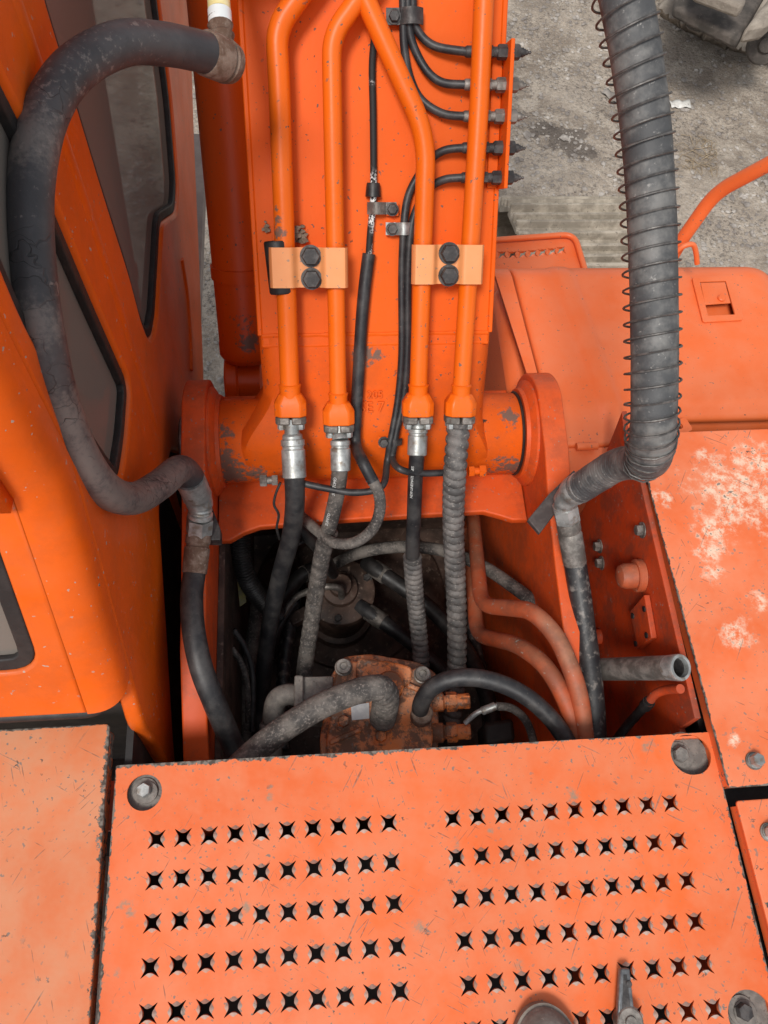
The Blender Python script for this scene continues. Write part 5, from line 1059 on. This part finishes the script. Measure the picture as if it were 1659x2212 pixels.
def lid(x0, x1, ya, yc, cr, nm, thick, seam=None):
    nx, ny = 90, 70; vs = []
    for j in range(ny + 1):
        for i in range(nx + 1):
            s = i / nx; t = j / ny; y0 = ya if not cr else ya + (yb + 0.004 - ya) * smooth((x0(ya) + (x1(ya) - x0(ya)) * s - 1.05) / 0.02); y = y0 + (yc - y0) * t
            l, r = x0(y), x1(y)
            # round the outline corners
            if cr:
                ft = max(0.0, (t - 0.86) / 0.14); r -= cr * (1 - math.sqrt(max(0, 1 - ft * ft)))
            x = l + (r - l) * s; e_ = min(s, 1 - s, t, 1 - t); vs.append((x, y, lid_z(x, y) - (0.010 if e_ < 1e-6 else 0)))
    m = nx + 1; mb = MB(); mb.add(vs, [(j * m + i, j * m + i + 1, (j + 1) * m + i + 1, (j + 1) * m + i) for j in range(ny) for i in range(nx) if not inpoly(*(np.array(vs[j * m + i][:2]) + np.array(vs[(j + 1) * m + i + 1][:2])) / 2, POCK)])
    o = obj(nm, mb, 'paint_box', TB, smooth=60); s = o.modifiers.new('t', 'SOLIDIFY'); s.thickness = thick; s.offset = -1; return o
seamx = lambda y: xb + (xe_ - xb) * (yf - y) / (yf - yb2)
lid(lambda y: xa + (0.79 - xa) * (yf - y) / (yf - 0.95), lambda y: seamx(y) - 0.0035, 0.955, yf - 0.004, 0, 'side_strip', 0.012)
LID = lid(lambda y: seamx(y), lambda y: xr_, yb2 + 0.012, yf, 0.07, 'lid', 0.012)
mb = MB(); mb.aabb(0.828, xr_ - 0.03, yb + 0.012, yf - 0.02, -0.95, ZT - 0.07); mb.aabb(xa + 0.02, 0.827, 0.97, yf - 0.02, -0.95, ZT - 0.07); obj('body', mb, 'paint_box', TB, bevel=0.03)
mb = MB(); mb.prism([Zp(1192, 968, ZT - 0.02), Zp(1352, 950, ZT - 0.02), Zp(1335, 985, ZT - 0.02), Zp(1206, 1092, ZT - 0.02)], (0, 0, -0.02)); obj('rear_ledge', mb, 'paint_box', TB, bevel=0.004)
# hinge under the rear edge of the lid
hp0, hp1 = Zp(1245, 965, ZT - 0.005), Zp(1290, 963, ZT - 0.005)
mb = MB(); mb.cyl(hp0, hp1, 0.009, 16); obj('hinge', mb, 'paint_box', TB)
# latch plate with recess
def tz(u, v, h): return Zp(u, v, ZT + h)
lp = [tz(1494, 600, 0.004), tz(1586, 596, 0.004), tz(1606, 692, 0.004), tz(1518, 697, 0.004)]
poly = [(p.x, p.y) for p in lp]; hole = [(p.x, p.y) for p in (tz(1511, 610, 0.004), tz(1567, 608, 0.004), tz(1587, 680, 0.004), tz(1529, 683, 0.004))]
LP = obj('latch_plate', plate(rpoly(poly, 0.008), [hole], 0.006, 0.0015, (0, 0, ZT + 0.0065), (1, 0, 0), (0, 1, 0)), 'paint_box', LID)
fl = [(p.x, p.y) for p in (tz(1513, 612, 0.004), tz(1565.5, 610, 0.004), tz(1578, 655, 0.004), tz(1523, 659, 0.004))]
obj('latch_flap', plate(fl, [], 0.003, 0.001, (0, 0, ZT + 0.0055), (1, 0, 0), (0, 1, 0)), 'paint_box', LID)
mb = MB(); mb.lathe(tz(1558, 645, 0.006), (0, 0, 1), [(0, 0.010), (0.004, 0.010), (0.006, 0.008)], 20); obj('lock_knob', mb, 'paint_box', LID)
mb = MB(); mb.prism([(x, y, ZT - 0.028) for x, y in POCK], (0, 0, -0.004)); obj('latch_pocket', mb, 'paint_box', LID)
# small plate with slot at the back of the lid
SB = obj('hinge_tab', plate(rpoly([(p.x, p.y) for p in (tz(1462, 905, 0.0), tz(1482, 898, 0.0), tz(1500, 925, 0.0), tz(1470, 940, 0.0))], 0.008), [circ((tz(1470, 918, 0).x, tz(1470, 918, 0).y), 0.009, 14)], 0.006, 0.001, (0, 0, ZT - 0.005), (1, 0, 0), (0, 1, 0)), 'paint_box', TB)
# front step below, with punched holes
zs_ = -0.32
ST = thing('front_step', 'small orange step plate with a row of star holes in front of the tool box', 'step', tuple(Zp(1150, 540, zs_)))
s0, s1, s2, s3 = Zp(1040, 527, zs_), Zp(1238, 512, zs_), Zp(1252, 575, zs_), Zp(1040, 600, zs_)
sp = [Zp(u, v, zs_) for u, v in ((1063, 551), (1085, 550), (1107, 550), (1129, 549), (1151, 547), (1172, 545), (1193, 543), (1212, 540))]
SPO = [(s3.x, s3.y - 0.2), (s2.x + 0.02, s3.y - 0.2), (s1.x, s1.y), (s0.x, s0.y)]
me = plate(rpoly(SPO, [0.005, 0.005, 0.03, 0.005]), [star(p.x, p.y) for p in sp], 0.004, 0.0, (0, 0, zs_), (1, 0, 0), (0, 1, 0)); mb = MB()
for p in sp: star_lips(mb, p.x, p.y, zs_)
obj('tread_plate', join(me, mb), 'paint_box', ST)
rim = rounded_path([Vector((s0.x, s0.y, zs_ + 0.012)), Vector((s1.x, s1.y, zs_ + 0.012)), Vector((s2.x + 0.02, s3.y - 0.2, zs_ + 0.012))], 0.04)
mb = MB(); mb.tube(rim, 0.0085, 12); obj('rim', mb, 'paint_box', ST)
mb = MB(); mb.aabb(s0.x, s2.x, s3.y - 0.18, s0.y - 0.02, zs_ - 0.35, zs_ - 0.15); obj('step_support', mb, 'paint_inner', ST)
HR = thing('handrail', 'bent orange handrail rising past the right edge', 'handrail', tuple(Zp(1465, 530, -0.1)))
mb = MB(); mb.tube(rounded_path(dpath([(1440, 575, 1.96), (1470, 522, 1.92), (1545, 416, 1.80), (1800, 280, 1.55)]), 0.045, 8), 0.0165, 20); obj('rail_tube', mb, 'paint_box', HR)
mb = MB(); mb.tube(rounded_path(dpath([(1455, 548, 1.9), (1478, 530, 1.88), (1498, 526, 1.88), (1504, 545, 1.9), (1506, 570, 1.92)]), 0.02, 6), 0.0065, 12); obj('loop', mb, 'paint_box', HR)

# ================================================================== OWN TRACK
TK = thing('crawler_track', 'pale muddy steel track of the excavator in front of the tool box', 'track', tuple(Zp(1230, 500, -2.2)))
tx0 = Zp(1104, 478, -1.28).x; tx1 = tx0 + 0.62; Rw = 0.42; Pv = Zp(1200, 446, -1.363); Yc = Pv.y - 0.286; Zc = -1.25 - Rw
def shoe_mesh():
    mb = MB(); pts = [(-0.098, 0.004), (-0.088, 0.006), (-0.082, 0.008), (-0.076, 0.040), (-0.060, 0.040), (-0.052, 0.006), (-0.014, 0.002), (-0.008, 0.034), (0.008, 0.034), (0.014, 0.002), (0.052, 0.006), (0.060, 0.042), (0.076, 0.042), (0.082, 0.004), (0.090, -0.014), (0.098, -0.022), (0.098, -0.034), (-0.098, -0.014)]
    mb.prism([(-0.31, y, z) for y, z in pts], (0.62, 0, 0)); me = mb.mesh('shoe'); me.materials.append(MATS['track_steel']); return me
shm = shoe_mesh(); base = Vector(TK.location)
pos = []
for k in range(9): pos.append((Yc - 0.10 - 0.19 * k, -1.25, 0.0))
for k in range(9):
    a = (0.095 + 0.19 * k) / Rw
    if a < math.pi: pos.append((Yc + Rw * math.sin(a), Zc + Rw * math.cos(a), -a))
for y, z, a in pos:
    o = bpy.data.objects.new('track_shoe', shm); COL.objects.link(o); o.parent = TK; o.location = Vector(((tx0 + tx1) / 2, y, z)) - base; o.rotation_euler = (a, 0, 0)
    bv = o.modifiers.new('b', 'BEVEL'); bv.width = 0.002; bv.segments = 1; bv.limit_method = 'ANGLE'
    for bx, by in ((-0.09, 0.034), (0.09, 0.034)):
        pass
mb = MB(); mb.lathe(((tx0 + tx1) / 2 - 0.09, Yc, Zc), (1, 0, 0), [(0, 0.33), (0.04, 0.36), (0.14, 0.36), (0.18, 0.33)], 36); obj('idler', mb, 'mud_dark', TK)
mb = MB(); mb.aabb(tx0 + 0.16, tx1 - 0.16, 0.2, Yc - 0.3, -1.95, -1.42); obj('track_frame', mb, 'mud_dark', TK, bevel=0.03)
mb = MB(); mb.aabb(0.25, tx0 - 0.1, 0.2, Yc - 0.35, -1.7, -1.25); obj('car_body', mb, 'mud_dark', label='dark muddy undercarriage body behind the boom', cat='undercarriage')

# ================================================================== NEIGHBOURING MACHINE (top right)
NB = thing('parked_crawler', 'muddy crawler machine parked beyond the handrail in the top corner', 'machine', tuple(gp(1600, 120)))
edge = [(1405, 62), (1452, 92), (1505, 118), (1560, 141), (1610, 154), (1662, 152), (1720, 140)]
for k in range(len(edge) - 1):
    a, b = gp(*edge[k]), gp(*edge[k + 1]); d = (b - a); inn = Vector((-d.y, d.x, 0)).normalized()
    if inn.y < 0: inn = -inn
    a2, b2 = a + d * 0.035, b - d * 0.035; h0, h1 = 0.17, 0.24
    n = 9; top = []; low = []
    vs = []
    for i in range(n + 1):
        s = i / n; p = a2 + (b2 - a2) * s; j = 0.025 * mnoise.noise(Vector((p.x * 14, p.y * 14, k))) + 0.015 * mnoise.noise(Vector((p.x * 40, p.y * 40, k)))
        vs += [p + Vector((0, 0, 0.11)) + inn * (0.10 - j), p + inn * (j * 2.2) + Vector((0, 0, h0)), p + inn * 0.28 + Vector((0, 0, h1 - 0.02)), p + inn * 0.36 + Vector((0, 0, h1 + 0.015)), p + inn * 0.40 + Vector((0, 0, h1)), p + inn * 0.66 + Vector((0, 0, h1 + 0.01))]
    mb = MB(); mb.add(vs, [(i * 6 + q, i * 6 + q + 1, i * 6 + q + 7, i * 6 + q + 6) for i in range(n) for q in range(5)])
    o = obj('track_shoe', mb, 'mud', NB, smooth=30); s = o.modifiers.new('t', 'SOLIDIFY'); s.thickness = 0.05; s.offset = -1
zz = GZ + 0.62
def zpz(u, v, z): return Zp(u, v, z)
mb = MB(); mb.prism([Zp(1448, 38, zz), Zp(1585, 108, zz), Zp(1612, 62, zz), Zp(1650, 0, zz), Zp(1640, -120, zz), Zp(1470, -120, zz)], (0, 0, 0.07)); mb.prism([Zp(1452, 38, zz - 0.4), Zp(1586, 112, zz - 0.4), Zp(1650, 0, zz - 0.4), Zp(1640, -140, zz - 0.4), Zp(1470, -140, zz - 0.4)], (0, 0, 0.395)); obj('side_frame', mb, 'mud_dark', NB, bevel=0.02)
mb = MB(); mb.prism([Zp(1490, 0, zz + 0.2), Zp(1500, 8, zz + 0.2), Zp(1590, 42, zz + 0.2), Zp(1600, 30, zz + 0.2), Zp(1570, -30, zz + 0.2), Zp(1500, -60, zz + 0.2)], (0, 0, 0.08)); obj('upper_plate', mb, 'mud', NB, bevel=0.02)
a = Zp(1605, 70, zz); mb = MB(); mb.prism([Zp(1590, 100, zz), Zp(1625, 55, zz), Zp(1700, -40, zz), Zp(1740, 0, zz), Zp(1640, 90, zz)], (0, 0, 0.12)); obj('guard', mb, 'mud', NB, bevel=0.03)
p = Zp(1648, 100, GZ + 0.35); mb = MB(); mb.lathe(p, (-0.25, -0.75, 0.6), [(0, 0.11), (0.05, 0.11), (0.06, 0.095), (0.06, 0.05), (0.09, 0.045), (0.09, 0)], 28, caps=False); obj('roller', mb, 'mud_dark', NB)
mb = MB(); mb.aabb(p.x - 0.2, p.x + 1.6, p.y + 0.9, p.y + 3.0, GZ + 0.3, GZ + 1.1); obj('chassis', mb, 'mud_dark', NB, bevel=0.06)

# ================================================================== BOOT TOE AND PLIERS ON THE STEP COVER
SH = thing('shoe', 'dusty grey shoe toe standing on the step cover at the bottom edge', 'shoe', tuple(Zp(1180, 2250, 0.0)))
tc = Zp(1174, 2192, 0.03); 
def shoe_part(z0, z1, grow, mat, nm, dome=0.0):
    # outline of a sole pointing forward: rounded toe, widening back
    out = []; n = 28
    for k in range(n + 1):
        a = math.pi * k / n; x = math.cos(a) * (0.047 + grow); y = math.sin(a) * (0.060 + grow); out.append((x, y))
    out += [(-0.050 - grow, -0.10), (-0.040 - grow, -0.2), (-0.038 - grow, -0.27), (0.034 + grow, -0.27), (0.040 + grow, -0.2), (0.050 + grow, -0.10)]
    mb = MB(); cx, cy = tc.x, tc.y - 0.050
    if not dome: mb.prism([(cx + x, cy + y, z0) for x, y in out], (0, 0, z1 - z0))
    else:
        rings = 8; m = len(out); vs = []
        for j in range(rings + 1):
            t = j / rings; s = math.cos(t * math.pi / 2 * 0.96) ** 0.7
            for x, y in out:
                yy = y * s if y > 0 else y; vs.append((cx + x * s * (1 if y > 0 else 1), cy + yy - 0.02 * t, z0 + (z1 - z0) * math.sin(t * math.pi / 2) * (1.0 + max(0, -y) * 1.2)))
        mb.add(vs, [(j * m + i, j * m + (i + 1) % m, (j + 1) * m + (i + 1) % m, (j + 1) * m + i) for j in range(rings) for i in range(m)] + [tuple(rings * m + i for i in range(m))])
    return obj(nm, mb, mat, SH, smooth=50)
shoe_part(0.002, 0.022, 0.004, 'sole', 'sole'); shoe_part(0.0225, 0.062, 0.0, 'leather', 'upper', dome=1)
PL = thing('pliers', 'grey steel pliers lying on the step cover beside the shoe', 'pliers', tuple(Zp(1350, 2150, 0.0)))
def zl(u, v, h): return Zp(u, v, h)
j0, j1, j2, j3 = zl(1340, 2092, 0.022), zl(1361, 2092, 0.022), zl(1372, 2196, 0.026), zl(1334, 2200, 0.026)
mb = MB(); mb.prism([j0, j1, j2, j3], (0, 0, -0.012)); J = obj('upper_jaw', mb, 'plier_steel', PL, bevel=0.0025)
mb = MB(); mb.prism([zl(1347, 2105, 0.0228), zl(1354, 2105, 0.0228), zl(1364, 2190, 0.0268), zl(1344, 2190, 0.0268)], (0, 0, -0.002)); obj('slot', mb, 'steel_dark', J)
mb = MB(); k0, k1, k2, k3 = [zl(u, v, 0.0055) for u, v in ((1337, 2100), (1357, 2098), (1366, 2200), (1330, 2205))]; mb.prism([k0, k1, k2, k3], (0, 0, -0.004)); mb.prism([zl(1337, 2140, 0.010), zl(1364, 2140, 0.010), zl(1366, 2190, 0.012), zl(1336, 2190, 0.012)], (0, 0, -0.006)); obj('lower_jaw', mb, 'steel', PL, bevel=0.0015)
mb = MB(); mb.lathe(zl(1357, 2125, 0.0205), (0, 0, 1), [(0, 0.005), (0.0035, 0.005), (0.0045, 0.004)], 14); obj('rivet', mb, 'steel_dark', PL)
mb = MB(); q = zl(1358, 2206, 0.018); mb.lathe(q, (0, 0, 1), [(-0.014, 0.020), (0.008, 0.020), (0.010, 0.018), (0.010, 0.009), (0.013, 0.008), (0.013, 0)], 28, caps=False); obj('pivot', mb, 'steel', PL)
for s in (-1, 1):
    mb = MB(); P = catmull([tuple(q + Vector((s * 0.006, -0.008, -0.004))), tuple(q + Vector((s * 0.022, -0.05, -0.006))), tuple(q + Vector((s * 0.026, -0.10, -0.008))), tuple(q + Vector((s * 0.02, -0.15, -0.008)))], 6); mb.tube([Vector(p) for p in P], 0.0075, 12); obj('handle', mb, 'rubber', PL)
